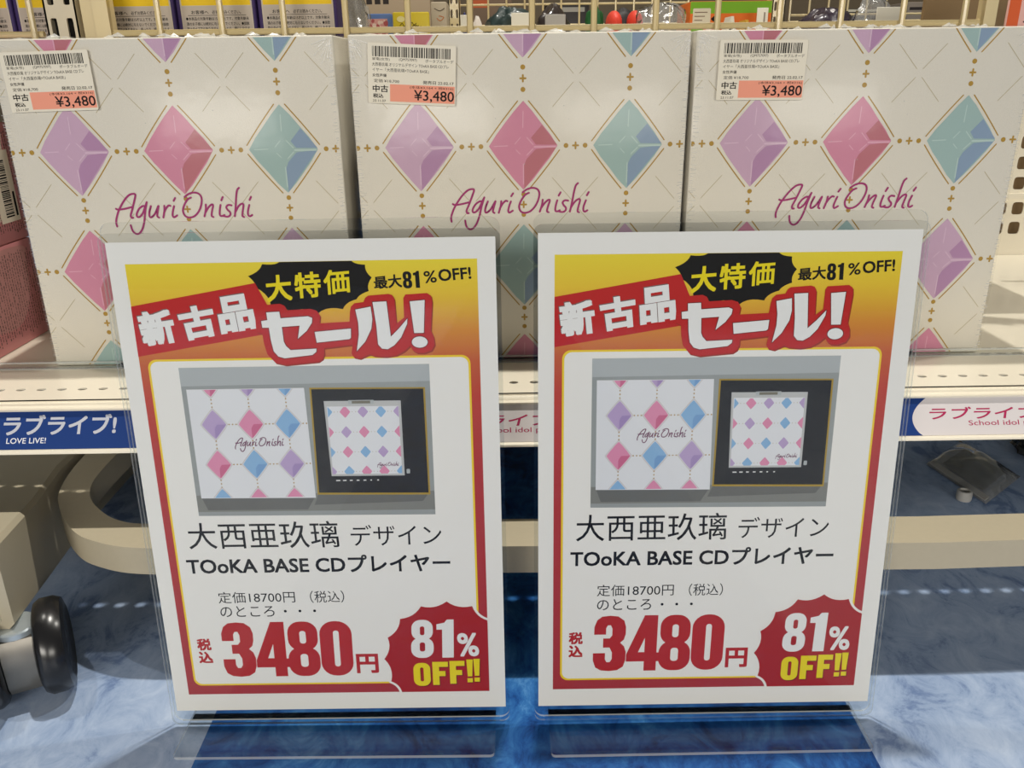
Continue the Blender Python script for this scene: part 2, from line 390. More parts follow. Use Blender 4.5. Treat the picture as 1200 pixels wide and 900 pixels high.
cas = MB(); cc = Vector((-0.3265, 0.458, 0)); ax = Vector((0.90, 0.436, 0)).normalized(); fw = Vector((ax.y, -ax.x, 0))
R3 = Matrix((ax, fw, Vector((0, 0, 1)))).transposed().to_4x4(); TC = Matrix.Translation(cc) @ R3
cas.prism([(-0.014, 0.016), (-0.010, 0.012), (0.012, 0.010), (0.017, 0.018), (0.018, 0.040), (0.013, 0.0505), (-0.014, 0.0505), (-0.016, 0.036)], -0.0095, 0.0095, lambda a, b, d: TC @ Vector((d, a, b)), ZINC)
cas.lathe([(0.0, 0.0495), (0.0125, 0.0495), (0.0138, 0.051), (0.0138, 0.0545), (0.0128, 0.0555), (0, 0.0555)], mat('pale_zinc', rgb(190, 200, 205), 0.3, metal=0.5), TC)
cas.lathe([(0.0, -0.0105), (0.004, -0.0105), (0.004, 0.0105), (0.0, 0.0105)], ZINC, TC @ Matrix.Translation((0, 0.0, 0.032)) @ Matrix.Rotation(math.pi/2, 4, 'Y'))
caster = gbuild(cas, 'caster')
for sgn in (-1, 1):
    w = MB(); c0 = 0.010*sgn; c1 = 0.029*sgn
    pr = [(0.006, c0), (0.026, c0), (0.030, c0+0.0015*sgn), (0.0322, c0+0.005*sgn), (0.0322, c1-0.006*sgn), (0.030, c1-0.0015*sgn), (0.025, c1), (0.021, c1-0.002*sgn), (0.008, c1-0.002*sgn), (0.0, c1-0.001*sgn)]
    w.lathe(pr, BLACKP, TC @ Matrix.Translation((0, 0.0, 0.0322)) @ Matrix.Rotation(math.pi/2, 4, 'Y'), 40)
    w.v = [tuple(Vector(v) - GL) for v in w.v]; w.build('wheel', caster)

# ------------------------------------------------------------------ gift boxes
BW = 0.24113; YB = 0.6299
BOXM = mat('box_canvas_white', (0.75, 0.705, 0.605, 1), 0.55, noise=0.10, bump=0.25, bscale=900)
GOLD = ink('gold', 172, 136, 52); GREY = ink('fine_gold', 176, 162, 122); MAG = ink('magenta', 160, 44, 108)
GEMS = {'purple': (ink('gem_mauve', 198, 164, 188), ink('gem_violet', 176, 134, 170), ink('gem_mauve_light', 214, 184, 204)),
        'pink': (ink('gem_pink', 208, 136, 160), ink('gem_rose', 186, 112, 122), ink('gem_pink_light', 222, 166, 186)),
        'teal': (ink('gem_teal', 156, 182, 178), ink('gem_blue', 134, 156, 180), ink('gem_teal_light', 182, 204, 198))}
def rhomb(u, v, hw, hh, wob=0.6, seed=0):
    rn = random.Random(seed); o = []
    for (a, b), (c, d) in zip(((0, 1), (-1, 0), (0, -1), (1, 0)), ((-1, 0), (0, -1), (1, 0), (0, 1))):
        for k in range(4):
            t = k/4; x = a + (c-a)*t; y = b + (d-b)*t; q = 1.0 + (0.02 if k else -0.02)
            o.append((u + x*hw*q + rn.uniform(-1, 1)*wob*0.3, v + y*hh*q + rn.uniform(-1, 1)*wob*0.3))
    return o
def gem(A, u, v, colr, hw=25.6, hh=32.0, full=True, ly=1, seed=0):
    c, d, l = GEMS[colr]
    A.poly(rhomb(u, v, hw, hh, 0.6 if full else 0, seed), c, ly)
    # darker right-hand facets
    A.poly([(u+hw*0.22, v+hh*0.18), (u+hw*0.53, v+hh*0.46), (u+hw*0.97, v+hh*0.02), (u+hw*0.36, v+hh*0.03)], d, ly+1)
    A.poly([(u+hw*0.36, v-hh*0.07), (u+hw*0.96, v-hh*0.02), (u+hw*0.02, v-hh*0.96), (u+hw*0.02, v-hh*0.42), (u+hw*0.1, v-hh*0.28)], d, ly+1)
    if not full: return
    for a, b, w in (((-0.83, 0), (-0.45, 0.01), .7), ((0, 0.76), (-0.01, 0.40), .7), ((0.32, -0.02), (0.92, -0.02), 1.2), ((0.0, -0.40), (0.0, -0.84), .8),
                    ((-0.24, 0.05), (-0.08, 0.19), .6), ((0.1, 0.19), (0.28, 0.03), .7), ((-0.21, -0.08), (-0.09, -0.18), .6), ((0.28, -0.06), (0.1, -0.2), .7)):
        A.stroke([(u+a[0]*hw, v+a[1]*hh), (u+b[0]*hw, v+b[1]*hh)], w, l, ly+2)
    for sx, sy in ((-1, 1), (1, 1), (-1, -1), (1, -1)):       # gold double outline, open at the corners
        P = []
        for k in range(7):
            t = 0.06 + 0.88*k/6; P.append((u + sx*(hw*(1-t) + 2.3 + 0.5*math.sin(math.pi*t)), v + sy*(hh*t + 1.2)))
        A.stroke(smooth(P, 2), 0.85, GOLD, ly)
def gold_dots(A, u, v, horiz, ly=1):
    for k in (-1, 1):
        A.disc(u + k*7.0*horiz, v + k*7.5*(not horiz), 1.75, GOLD, ly)
    for k in range(4):
        t = math.pi/2*k; A.stroke([(u, v), (u+1.9*math.cos(t), v+2.1*math.sin(t))], 1.35, GOLD, ly)
# handwriting of the logo, as strokes
HAND = [[(85,372),(77,345),(80,305),(98,245),(135,175),(175,128),(212,117),(226,127),(217,175),(202,240),(190,285),(198,304),(210,304)], [(75,234),(90,240),(135,236),(200,220)],
 [(300,216),(285,212),(257,232),(238,270),(240,294),(258,298),(283,272),(300,225),(315,182)], [(313,190),(303,255),(297,325),(284,385),(262,422),(235,430),(206,407),(190,362)],
 [(347,213),(336,258),(337,292),(352,300),(380,272),(405,213)], [(407,212),(400,258),(398,292),(412,303)], [(452,211),(453,250),(445,302)], [(449,268),(465,232),(485,209),(500,211)],
 [(528,213),(519,255),(518,288),(530,300),(553,285)], [(536,150),(525,172)],
 [(660,146),(632,163),(607,208),(598,250),(614,288),(648,302),(690,290),(724,250),(742,195),(742,147),(720,116),(680,107),(640,119),(610,142)],
 [(776,200),(776,240),(766,293)], [(771,268),(795,226),(820,201),(833,207),(825,250),(822,288),(836,298)],
 [(891,204),(885,248),(887,283),(903,291),(922,282)], [(908,142),(897,168)], [(977,207),(952,204),(936,220),(946,241),(967,262),(966,284),(945,296),(914,290)],
 [(1035,70),(1020,90),(1013,140),(1010,205),(1003,292)], [(1005,264),(1030,216),(1055,195),(1070,202),(1065,246),(1062,288),(1076,298)],
 [(1116,204),(1105,252),(1108,284),(1122,292),(1139,282)], [(1129,140),(1118,165)]]
def hand_mm(x, y):
    p = at_y(125 + x/6.6667, 210 + y/6.6667, YB); return ((p.x - (-0.2393 - BW/2))*1000, (p.z - ZS)*1000)
HAND = [smooth([hand_mm(*p) for p in s_], 4) for s_ in HAND]
UC = [46.5, 122.5, 199.0]; VR = [256.0, 164.5, 76.0, -10.5]
ROWS = [('pink', 'purple', 'teal'), ('purple', 'pink', 'teal'), ('pink', 'teal', 'purple'), ('teal', 'pink', 'pink')]
def box_art(hand=True):
    B = BW*1000; A = Art((0.8, 0.8, B-0.8, B-0.8))
    for r in range(4):
        for c in range(3): gem(A, UC[c], VR[r], ROWS[r][c], seed=r*5+c)
    for r in range(4):
        for u in (UC[0]-38, (UC[0]+UC[1])/2, (UC[1]+UC[2])/2, UC[2]+38): 
            if 0 < VR[r] < B: gold_dots(A, u, VR[r], True)
    for r in range(3):
        vm = (VR[r] + VR[r+1])/2 + (0.8 if r == 0 else 2)
        for c in range(3): gold_dots(A, UC[c], vm, False)
        for u in (UC[0]-38.5, (UC[0]+UC[1])/2, (UC[1]+UC[2])/2, UC[2]+38.5):
            for sx in (-1, 1):
                for sy in (-1, 1): A.stroke([(u+sx*2.2, vm+sy*2.8), (u+sx*17, vm+sy*19.5)], 0.38, GREY, 0.5, ends=False)
    for s_ in HAND: A.stroke(s_, 1.45, MAG, 6)
    return A
BART = box_art()

def label_art():
    A = Art(); A.quad(15.5, 1.6, 61.4, 13.2, ink('salmon', 240, 158, 132), 1)
    rn = random.Random(4); u = 3.2
    while u < 58.6:
        w = rn.choice((0.35, 0.35, 0.7, 1.0)); A.quad(u, 31.2, min(u+w, 58.8), 38.0, INK, 1); u += w + rn.choice((0.35, 0.45, 0.8))
    t = lambda s_, q, b=0.0: A.text(s_, q, INK, 2, b)
    t('家電(女性)', (3.2, 28.4, 15.5, 30.6)); t('(QM757097)', (22.0, 28.4, 34.5, 30.6)); t('ポータブルオーデ', (40.5, 28.4, 60.3, 30.6))
    t('大西亜玖璃 オリジナルデザイン TOoKA BASE CDプレ', (3.0, 24.9, 57.0, 27.4)); t('イヤー「大西亜玖璃×TOoKA BASE」', (3.2, 21.3, 43.0, 23.8))
    t('女性声優', (3.2, 17.8, 13.2, 20.0), 0.01); t('定価 ¥18,700', (4.2, 14.0, 22.0, 16.4)); t('発売日 22.02.17', (38.8, 14.0, 60.6, 16.4), 0.012)
    t('(本体¥3,164 + 税¥316)', (29.6, 10.5, 60.4, 12.6)); t('中古', (3.2, 7.6, 14.2, 12.4), 0.03); t('税込', (3.4, 3.7, 10.8, 6.6), 0.03); t('23.11.07', (3.2, 1.0, 12.4, 2.6))
    t('¥3,480', (32.5, 1.9, 61.0, 10.0), 0.015)
    return A
LART = label_art()
WRAP = film('shrink_film', (0.985, 0.985, 0.98, 1), 1.40, 0.16, bump=0.16, bscale=45, diffuse=0.01, boost=0.38)
CREASE_GLINT = film('crease_glint', (0.98, 0.98, 0.97, 1), 1.5, 0.1, diffuse=0.45, boost=2)  # milky white streaks, paint the highlights on the film's creases
XB = (-0.2393, 0.0123, 0.2572)
LBL = [((9.0, 192.4), 1.2), ((12.0, 196.0), -3.0), ((15.8, 194.6), -0.5)]
TXL = ['white gift box with jewel pattern, leftmost on the shelf, next to the pink cartons',
       'white gift box with jewel pattern, middle of the three on the shelf',
       'white gift box with jewel pattern, rightmost on the shelf by the empty shelf space']
body0 = wrap0 = label0 = None
for i, x in enumerate(XB):
    e = empty('gift_box', (x, YB, ZS+0.0003)); tag(e, TXL[i], 'box', 'jewel-patterned gift boxes on the shelf')
    if i == 0:
        mb = MB(); mb.rbox(-BW/2, BW/2, 0, 0.094, 0, BW, 0.0012, BOXM, 3)
        BART.emit(mb, lambda u, v, d: (u-BW/2, -0.00005-d, v)); body0 = mb.build('box_body', e)
        mb = MB(); mb.rbox(-BW/2-0.0008, BW/2+0.0008, -0.0022, 0.0946, 0, BW+0.0008, 0.0012, WRAP, 2)
        rn = random.Random(7); A = Art((0, 0.5, BW*1000, BW*1000-0.5)); B = BW*1000
        for side in (0, 1):
            v = 3.0
            while v < B-3:
                L = rn.uniform(1.2, 4.8) * (1.2 if side == 0 else 0.9); u0 = rn.uniform(0.2, 1.4); a = rn.uniform(-.9, .6)
                P = [(u0, v), (u0+L*0.5, v+a*0.5), (u0+L, v+a)]
                if side: P = [(B-p[0], p[1]) for p in P]
                if rn.random() < 0.85: A.stroke(P, rn.uniform(0.2, 0.5), CREASE_GLINT, 1, ends=False)
                v += rn.uniform(1.0, 3.2)
        for k in range(9):
            t = math.radians(20 + k*8); 
            for cu, sg in ((1.0, 1), (B-1.0, -1)):
                r0 = rn.uniform(2, 7); r1 = r0 + rn.uniform(5, 14)
                A.stroke([(cu+sg*r0*math.cos(t), B-1-r0*math.sin(t)), (cu+sg*r1*math.cos(t), B-1-r1*math.sin(t))], rn.uniform(0.2, 0.45), CREASE_GLINT, 1, ends=False)
        for k in range(26): A.disc(rn.uniform(8, B-8), rn.uniform(8, B-8), rn.uniform(0.15, 0.4), CREASE_GLINT, 1, 8)
        A.emit(mb, lambda u, v, d: (u-BW/2, -0.0023-d, v)); 
        for k in range(34):                                            # crinkled seam along the top edge
            u = rn.uniform(-BW/2+0.01, BW/2-0.01)
            if k > 13 and not (0.4 < (u/BW+0.5) < 0.95): continue
            h = rn.uniform(0.0008, 0.003); w_ = rn.uniform(0.002, 0.006); y = rn.uniform(0.0, 0.03)
            mb.add([(u-w_, y, BW+0.0008), (u+w_, y+0.002, BW+0.0008), (u+rn.uniform(-.002, .002), y+0.001, BW+0.0008+h), (u, y+0.008, BW+0.0008)], [(0, 1, 2), (1, 3, 2), (3, 0, 2)], CREASE_GLINT)
        wrap0 = mb.build('shrink_wrap', e); wrap0['label'] = 'clear shrink wrap with glints painted on its creased edges'
        mb = MB(); mb.prism(rrect(0, 0, 62, 40, 1.2), 0, 1, lambda u, v, d: (u/1000, -0.0002*d, v/1000), mat('label_stock', rgb(228, 220, 200), 0.5))
        LART.emit(mb, lambda u, v, d: (u, -0.00022-d, v), 0.04); label0 = mb.build('price_label', e)
        lb = label0
    else:
        for src in (body0, wrap0, label0):
            c = src.copy(); COL.objects.link(c); c.parent = e
            if src is label0: lb = c
    (lu, lv), ang = LBL[i]
    lb.location = (lu/1000-BW/2, -0.0026, lv/1000); lb.rotation_euler = (0, -math.radians(ang), 0)
    lb['label'] = 'white barcode price sticker with salmon price field'

# ------------------------------------------------------------------ shelf-edge label cards
LH = math.hypot(LT[0]-LB[0], LT[1]-LB[1]); LA = math.atan2(LT[0]-LB[0], LT[1]-LB[1]); KX = 0.530/0.545
def card(name, x0, x1, base, paint, label):
    x0 *= KX; x1 *= KX; k = LH/0.0302
    mb = MB(); mb.box(0, x1-x0, 0.0, 0.0004, 0.0003, LH-0.0003, base)
    A = Art((0, 0, (x1-x0)*1000/KX, 30.2)); paint(A); A.emit(mb, lambda u, v, d: (u*KX, -0.00003-d, 0.0003+v*k*0.98), 0.03)
    o = mb.build(name, None, (x0, LB[0]+0.0007, LB[1])); o.rotation_euler = (-LA, 0, 0); tag(o, label, 'label', 'shelf-edge label cards'); return o
NAVY = mat('card_blue', rgb(36, 62, 122), 0.25, coat=0.5); CWHITE = mat('card_white', rgb(214, 208, 208), 0.25, coat=0.5)
CGREY = ink('card_silver', 186, 188, 198); CPINK = ink('card_crimson', 168, 36, 84)
def paint_blue(A):
    o = -0.600
    A.text('ラブライブ!', ((-0.3605-o)*1000, 11.2, (-0.2800-o)*1000, 27.0), CGREY, 1, 0.035); A.text('LOVE LIVE!', ((-0.3570-o)*1000, 4.6, (-0.3290-o)*1000, 9.0), ink('card_text_white', 230, 230, 235), 1, 0.01)
def paint_white(A):
    arc = [(0, 0), (21, 0)] + [(15.0 + 6*((v-12)/12)**2*0.9, v) for v in range(2, 31, 2)] + [(25, 30.2), (0, 30.2)]
    A.poly(arc, ink('card_blue_field', 36, 62, 122, 0.25), 1)
    sk = 2.5
    A.text('ラブライブ!', ((26.5, 12.6), (108, 12.6), (108+sk, 22.2), (26.5+sk, 22.2)), CPINK, 1, 0.02)
    A.text('School idol project', (55, 6.2, 118, 11.4), CPINK, 1, 0.004)
card('shelf_label', -0.600, -0.0755, NAVY, paint_blue, 'solid blue shelf-edge label card with pale lettering, left end of the rail')
card('shelf_label', -0.0745, 0.2740, CWHITE, paint_white, 'white shelf-edge label card seen in the gap between the two signs')
card('shelf_label', 0.2750, 0.6300, CWHITE, paint_white, 'white shelf-edge label card with blue end, right of the right sign')

# ------------------------------------------------------------------ sale signs
def poster_gradient():
    m = bpy.data.materials.new('print_gradient'); m.use_nodes = True; nt = m.node_tree; b = nt.nodes['Principled BSDF']; b.inputs['Roughness'].default_value = 0.55
    tc = nt.nodes.new('ShaderNodeTexCoord'); sp = nt.nodes.new('ShaderNodeSeparateXYZ'); mr = nt.nodes.new('ShaderNodeMapRange')
    mr.inputs['From Min'].default_value = 0.0; mr.inputs['From Max'].default_value = 0.297
    r = nt.nodes.new('ShaderNodeValToRGB'); e = r.color_ramp.elements
    st = [(0.0, rgb(168, 40, 44)), (0.55, rgb(178, 34, 32)), (0.70, rgb(190, 48, 20)), (0.77, rgb(196, 84, 18)), (0.83, rgb(214, 136, 20)), (0.90, rgb(230, 190, 16)), (0.96, rgb(232, 208, 20))]
    while len(e) < len(st): e.new(0.5)
    for i, (p, c) in enumerate(st): e[i].position = p; e[i].color = c
    L = nt.links.new; L(tc.outputs['Object'], sp.inputs[0]); L(sp.outputs['Z'], mr.inputs['Value']); L(mr.outputs[0], r.inputs[0]); L(r.outputs[0], b.inputs['Base Color'])
    return m
RED = ink('poster_red', 190, 30, 28); DRED = ink('poster_price_red', 182, 36, 36); YEL = ink('poster_yellow', 236, 214, 20); WHT = ink('poster_white', 236, 234, 230)
DOUT = ink('poster_dark_red', 110, 14, 14); PHG = ink('photo_grey', 152, 156, 154); PHD = ink('photo_shadow', 104, 104, 100); PHL = ink('photo_pale', 176, 180, 180)
def poster_art():
    A = Art(); GR = poster_gradient()
    A.quad(9.1, 12.1, 199.9, 285.3, GR, 1)
    A.poly(rrect(13.6, 18.6, 194.6, 231.8, 5), ink('poster_rim_yellow', 240, 206, 40), 2); A.poly(rrect(14.8, 19.8, 193.4, 230.6, 4.4), PAPER, 3)
    # black burst
    sp = [(93, 285.2), (83.5, 284.2), (75.2, 277.8), (79.0, 271.5), (86, 262), (96, 257.5), (111.6, 256.6), (125.5, 258.8), (133.4, 264.2), (140.3, 268.6), (142.4, 276.0), (139.2, 283.0), (132, 285.2)]
    A.poly(burst(sp, 0.14, False, 5, (108, 272)), INK, 4)
    A.text('大', ((84.2, 263.2), (98.4, 264.2), (98.4, 278.8), (84.2, 277.8)), YEL, 5, 0.035)
    A.text('特', ((100, 265.0), (114.4, 265.8), (114.4, 280), (100, 279.2)), YEL, 5, 0.035); A.text('価', ((116, 266.7), (130.3, 267.8), (130.3, 281.2), (116, 280.2)), YEL, 5, 0.03)
    A.text('最大', ((143.4, 269.6), (158.8, 270.3), (158.4, 277.9), (143.2, 276.4)), INK, 5, 0.035)
    heavy(A, '8', 159.3, 269.7, 5.0, 9.3, INK, 5, -0.03, hole=YEL); heavy(A, '1', 164.9, 269.9, 3.6, 9.3, INK, 5, -0.03)
    A.text('%', ((170.9, 272.3), (177.8, 272.7), (177.4, 279.4), (170.5, 278.9)), INK, 5, 0.02); A.text('OFF!', ((178.9, 273.1), (196.6, 274.4), (196.2, 280.9), (178.4, 279.8)), INK, 5, 0.04)
    # red banner and its characters
    A.poly([(9.1, 233.6), (80.4, 245.2), (84, 262), (78.6, 274.0), (9.1, 262.1)], RED, 5)
    def chars(dx, dy, m_, ly):
        for c, q in (('新', ((13.1, 238.8), (32.8, 241.6), (30.6, 261.0), (11.0, 258.6))), ('古', ((36.4, 241.8), (55.4, 245.0), (53.6, 263.6), (33.4, 260.4))), ('品', ((57.0, 245.5), (77.4, 248.6), (75.2, 269.0), (55.4, 266.2)))):
            A.text(c, [(u+dx, v+dy) for u, v in q], m_, ly, 0.065)
    chars(-0.5, 0.5, ink('poster_glyph_shade', 120, 96, 92), 6); chars(0, 0, WHT, 7)
    se = [(79.9, 252.9), (83.4, 253.4), (83.2, 257.7), (90.4, 258.0), (90.7, 254.3), (106.0, 255.2), (108.2, 254.2), (107.8, 251.5), (104.6, 247.0), (99.3, 242.6), (100.9, 250.0), (91.0, 249.4), (91.3, 241), (92.3, 238.6), (94.6, 236.2), (109.1, 236.8), (108.9, 235.0), (106.6, 233.2), (90.9, 231.5), (87.5, 232.6), (85.2, 235.6), (84.2, 242), (83.8, 249.1), (80.2, 249.1)]
    bar = [(108.9, 246.3), (129.1, 247.9), (128.7, 242.6), (127.8, 241.9), (109.6, 240.2)]
    r1 = [(132.3, 258.5), (140.8, 260.0), (141.3, 253), (140.4, 247.6), (136.6, 240.4), (131.5, 235.0), (133.3, 244.5), (133.4, 251)]
    r2 = [(142.0, 262.5), (149.6, 262.8), (150.9, 242.9), (155.6, 247.4), (160.6, 253.0), (160.3, 250.0), (156.6, 242.4), (152.6, 238.0), (148.8, 235.8), (145.6, 236.2), (143.6, 238.6), (143.3, 249.2)]
    ex = [(162.4, 262.6), (170.6, 263.2), (169.3, 244.8), (164.0, 244.8)]
    exd = [(166.8 + 4.4*math.cos(t*math.pi/10), 239.6 + 3.2*math.sin(t*math.pi/10)) for t in range(20)]
    outl = [(77, 262), (79.6, 261.6), (91, 262.4), (93.5, 261.3), (94.6, 258.7), (107.6, 259.3), (111, 258.2), (112.6, 255.4), (111.9, 251.1), (128.6, 251.8), (129.2, 257), (129.9, 260), (132, 262), (137, 262.6), (138.2, 265), (139.8, 266.1),
      (151, 266.9), (153, 266.2), (154, 264), (154.4, 250.2), (158.8, 253.6), (159.0, 264.5), (160.2, 266.4), (172, 267), (174.2, 265.5), (174.6, 262), (173.2, 246), (174.6, 242.5), (175, 238), (173.2, 234.8), (169, 233.2), (165, 233.4), (162.6, 235), (161.4, 237.6),
      (158, 234.6), (153.6, 232.2), (147.5, 231.4), (141, 232), (138.6, 233), (136.6, 232.2), (133, 230.6), (129.6, 231.4), (128.5, 233.8), (129.4, 238.6), (113.3, 236.9), (113.2, 233.5), (112, 230.8), (109.6, 229.2), (91, 227.6), (85.5, 229), (81.4, 234), (80.2, 240), (79.8, 245.4), (76.6, 247)]
    A.poly([(u+0.6, v-0.8) for u, v in outl], ink('poster_outline_shade', 150, 40, 16), 7.6); A.poly(outl, RED, 8)
    for g in (se, bar, r1, r2, ex, exd): A.stroke(g, 0.9, DOUT, 9, True); A.poly(g, WHT, 10)
    # product photograph
    A.poly([(30.9, 135.9), (171.0, 134.8), (171.4, 226.9), (30.6, 226.8)], PHG, 4)
    A.poly([(30.8, 216), (171.3, 217), (171.4, 226.9), (30.6, 226.8)], PHL, 5); A.poly([(31, 138.5), (171, 138), (171, 150), (31, 149)], ink('photo_table', 128, 128, 122), 5)
    A.poly([(37, 139.5), (96, 139.2), (101, 147.6), (34, 147.6)], PHD, 6); A.poly([(100, 142), (164, 143.5), (168, 149), (103, 149)], PHD, 6)
    bw = ink('photo_box_white', 226, 226, 228)
    A.poly([(33.8, 147.2), (101.2, 146.6), (100.1, 214.1), (33.4, 214.1)], bw, 7)
    C = Art((33.9, 147.4, 100.2, 213.8)); k = 67.0/241
    cols = {'purple': 'purple', 'pink': 'pink', 'teal': 'teal'}
    for r in range(4):
        vv = 147.2 + VR[r]*k
        for c in range(3):
            uu = 33.8 + UC[c]*k; m_ = PGEM[ROWS[r][c]]
            C.poly(rhomb(uu, vv, 7.2, 9.0, 0), m_[0], 8); C.poly([(uu+1.6, vv), (uu+6.9, vv), (uu, vv-8.6), (uu, vv-2.5)], m_[1], 9)
            C.stroke(rhomb(uu, vv, 7.9, 9.8, 0), 0.3, ink('photo_line', 190, 176, 172), 8, True)
    for r in range(3):
        for c in range(3):
            for j in (-1, 0, 1):
                C.disc(33.8+UC[c]*k, 147.2+(VR[r]+VR[r+1])/2*k + j*2.2, 0.45, GOLD, 8, 8)
                if r: C.disc(33.8+(UC[c]+38.2)*k + j*2.0, 147.2+VR[r]*k, 0.45, GOLD, 8, 8)
    for s_ in HAND: C.stroke([(33.8 + (u-62)*k*0.98 + 22.0, 147.2 + (v-120)*k*1.0 + 33.5) for u, v in s_[::2]], 0.55, ink('photo_script', 120, 70, 100), 10)
    A.t += C.t
    A.poly([(102.4, 148.6), (168.6, 147.6), (168.4, 213.4), (103.1, 214.1)], ink('photo_gold', 168, 138, 40), 7); A.poly([(103.4, 149.8), (167.6, 148.9), (167.4, 212.6), (104.1, 213.2)], ink('photo_black', 20, 20, 22), 8)
    A.poly([(111.6, 160.2), (154.2, 160.0), (154.3, 205.8), (110.6, 206.1)], ink('photo_lid', 190, 190, 188), 9); A.poly([(112.6, 161.4), (152.8, 161.2), (152.9, 202.6), (112.0, 202.8)], bw, 10)
    D = Art((112.4, 161.4, 152.8, 202.4))
    pat = ['teal', 'pink', 'purple', 'teal', 'purple']; pat2 = ['pink', 'purple', 'pink', 'teal', 'pink']; pat3 = ['teal', 'pink', 'teal', 'purple', 'pink']; pat4 = ['purple', 'teal', 'pink', 'pink', 'teal']
    for r, P in enumerate((pat, pat2, pat3, pat4)):
        for c in range(5): 
            uu = 112.0 + c*10.2; vv = 199.5 - r*12.2; D.poly(rhomb(uu, vv, 3.1, 3.7, 0), PGEM[P[c]][0], 11)
            for j in (-1, 1): D.disc(uu+5.1+j, vv, 0.25, GREY, 11, 6)
    for s_ in HAND: D.stroke([(112 + (u-62)*0.12 + 26.0, 161 + (v-120)*0.12 + 5.6) for u, v in s_[::3]], 0.3, ink('photo_script', 120, 70, 100), 12)
    A.t += D.t
    A.quad(124.5, 204.0, 139.0, 206.4, PHL, 10); A.quad(126.5, 204.4, 137.0, 206.0, ink('photo_clasp', 120, 116, 100), 11)
    for j, w in enumerate((2.4, 2.0, 1.6, 1.6, 1.6, 0.9, 1.0)): A.quad(114+j*4.0, 157.0, 114+j*4.0+w, 157.7, WHT, 9)
    A.poly(rrect(155.4, 161.2, 157.4, 164.0, 0.5), PHL, 9)
    # captions
    A.text('大西亜玖璃', ((22.6, 114.0), (113.0, 114.0), (112.4, 131.6), (22.6, 131.4)), INK, 4, 0.004); A.text('デザイン', (119.8, 114.8, 174.0, 128.6), INK, 4)
    A.text('TOoKA BASE CDプレイヤー', (19.3, 97.2, 178.6, 109.0), INK, 4, 0.03)
    A.text('定価18700円', (35.8, 77.2, 82.8, 85.0), INK, 4); A.text('（税込）', (92.0, 76.7, 112.9, 85.0), INK, 4); A.text('のところ', (36.0, 67.6, 69.3, 75.2), INK, 4)
    for u in (76.0, 85.0, 94.0): A.disc(u, 71.2, 0.9, INK, 4)
    A.text('税', (18.8, 44.2, 27.6, 52.7), DRED, 4, 0.05); A.text('込', (18.8, 35.0, 27.6, 43.4), DRED, 4, 0.05)
    digits(A)
    A.text('円', (117.0, 26.2, 131.0, 40.3), DRED, 4, 0.05)
    # red burst with the discount
    sp = [(144.6, 12.1), (138.2, 20.1), (134.8, 36.4), (137.8, 51.7), (146.2, 64.8), (159.4, 73.4), (175.3, 76.5), (190.8, 73.1), (199.9, 63.0)]
    rim = burst(sp, 0.13, False, 6, (172, 40))
    A.stroke(rim, 3.0, PAPER, 6); A.poly(rim + [(199.9, 12.1)], ink('poster_burst_red', 168, 28, 30), 7)
    return A
PGEM = {'purple': (ink('photo_gem_mauve', 184, 160, 200), ink('photo_gem_violet', 164, 140, 188)), 'pink': (ink('photo_gem_pink', 222, 140, 172), ink('photo_gem_rose', 204, 104, 140)), 'teal': (ink('photo_gem_blue', 136, 178, 216), ink('photo_gem_azure', 118, 160, 206))}

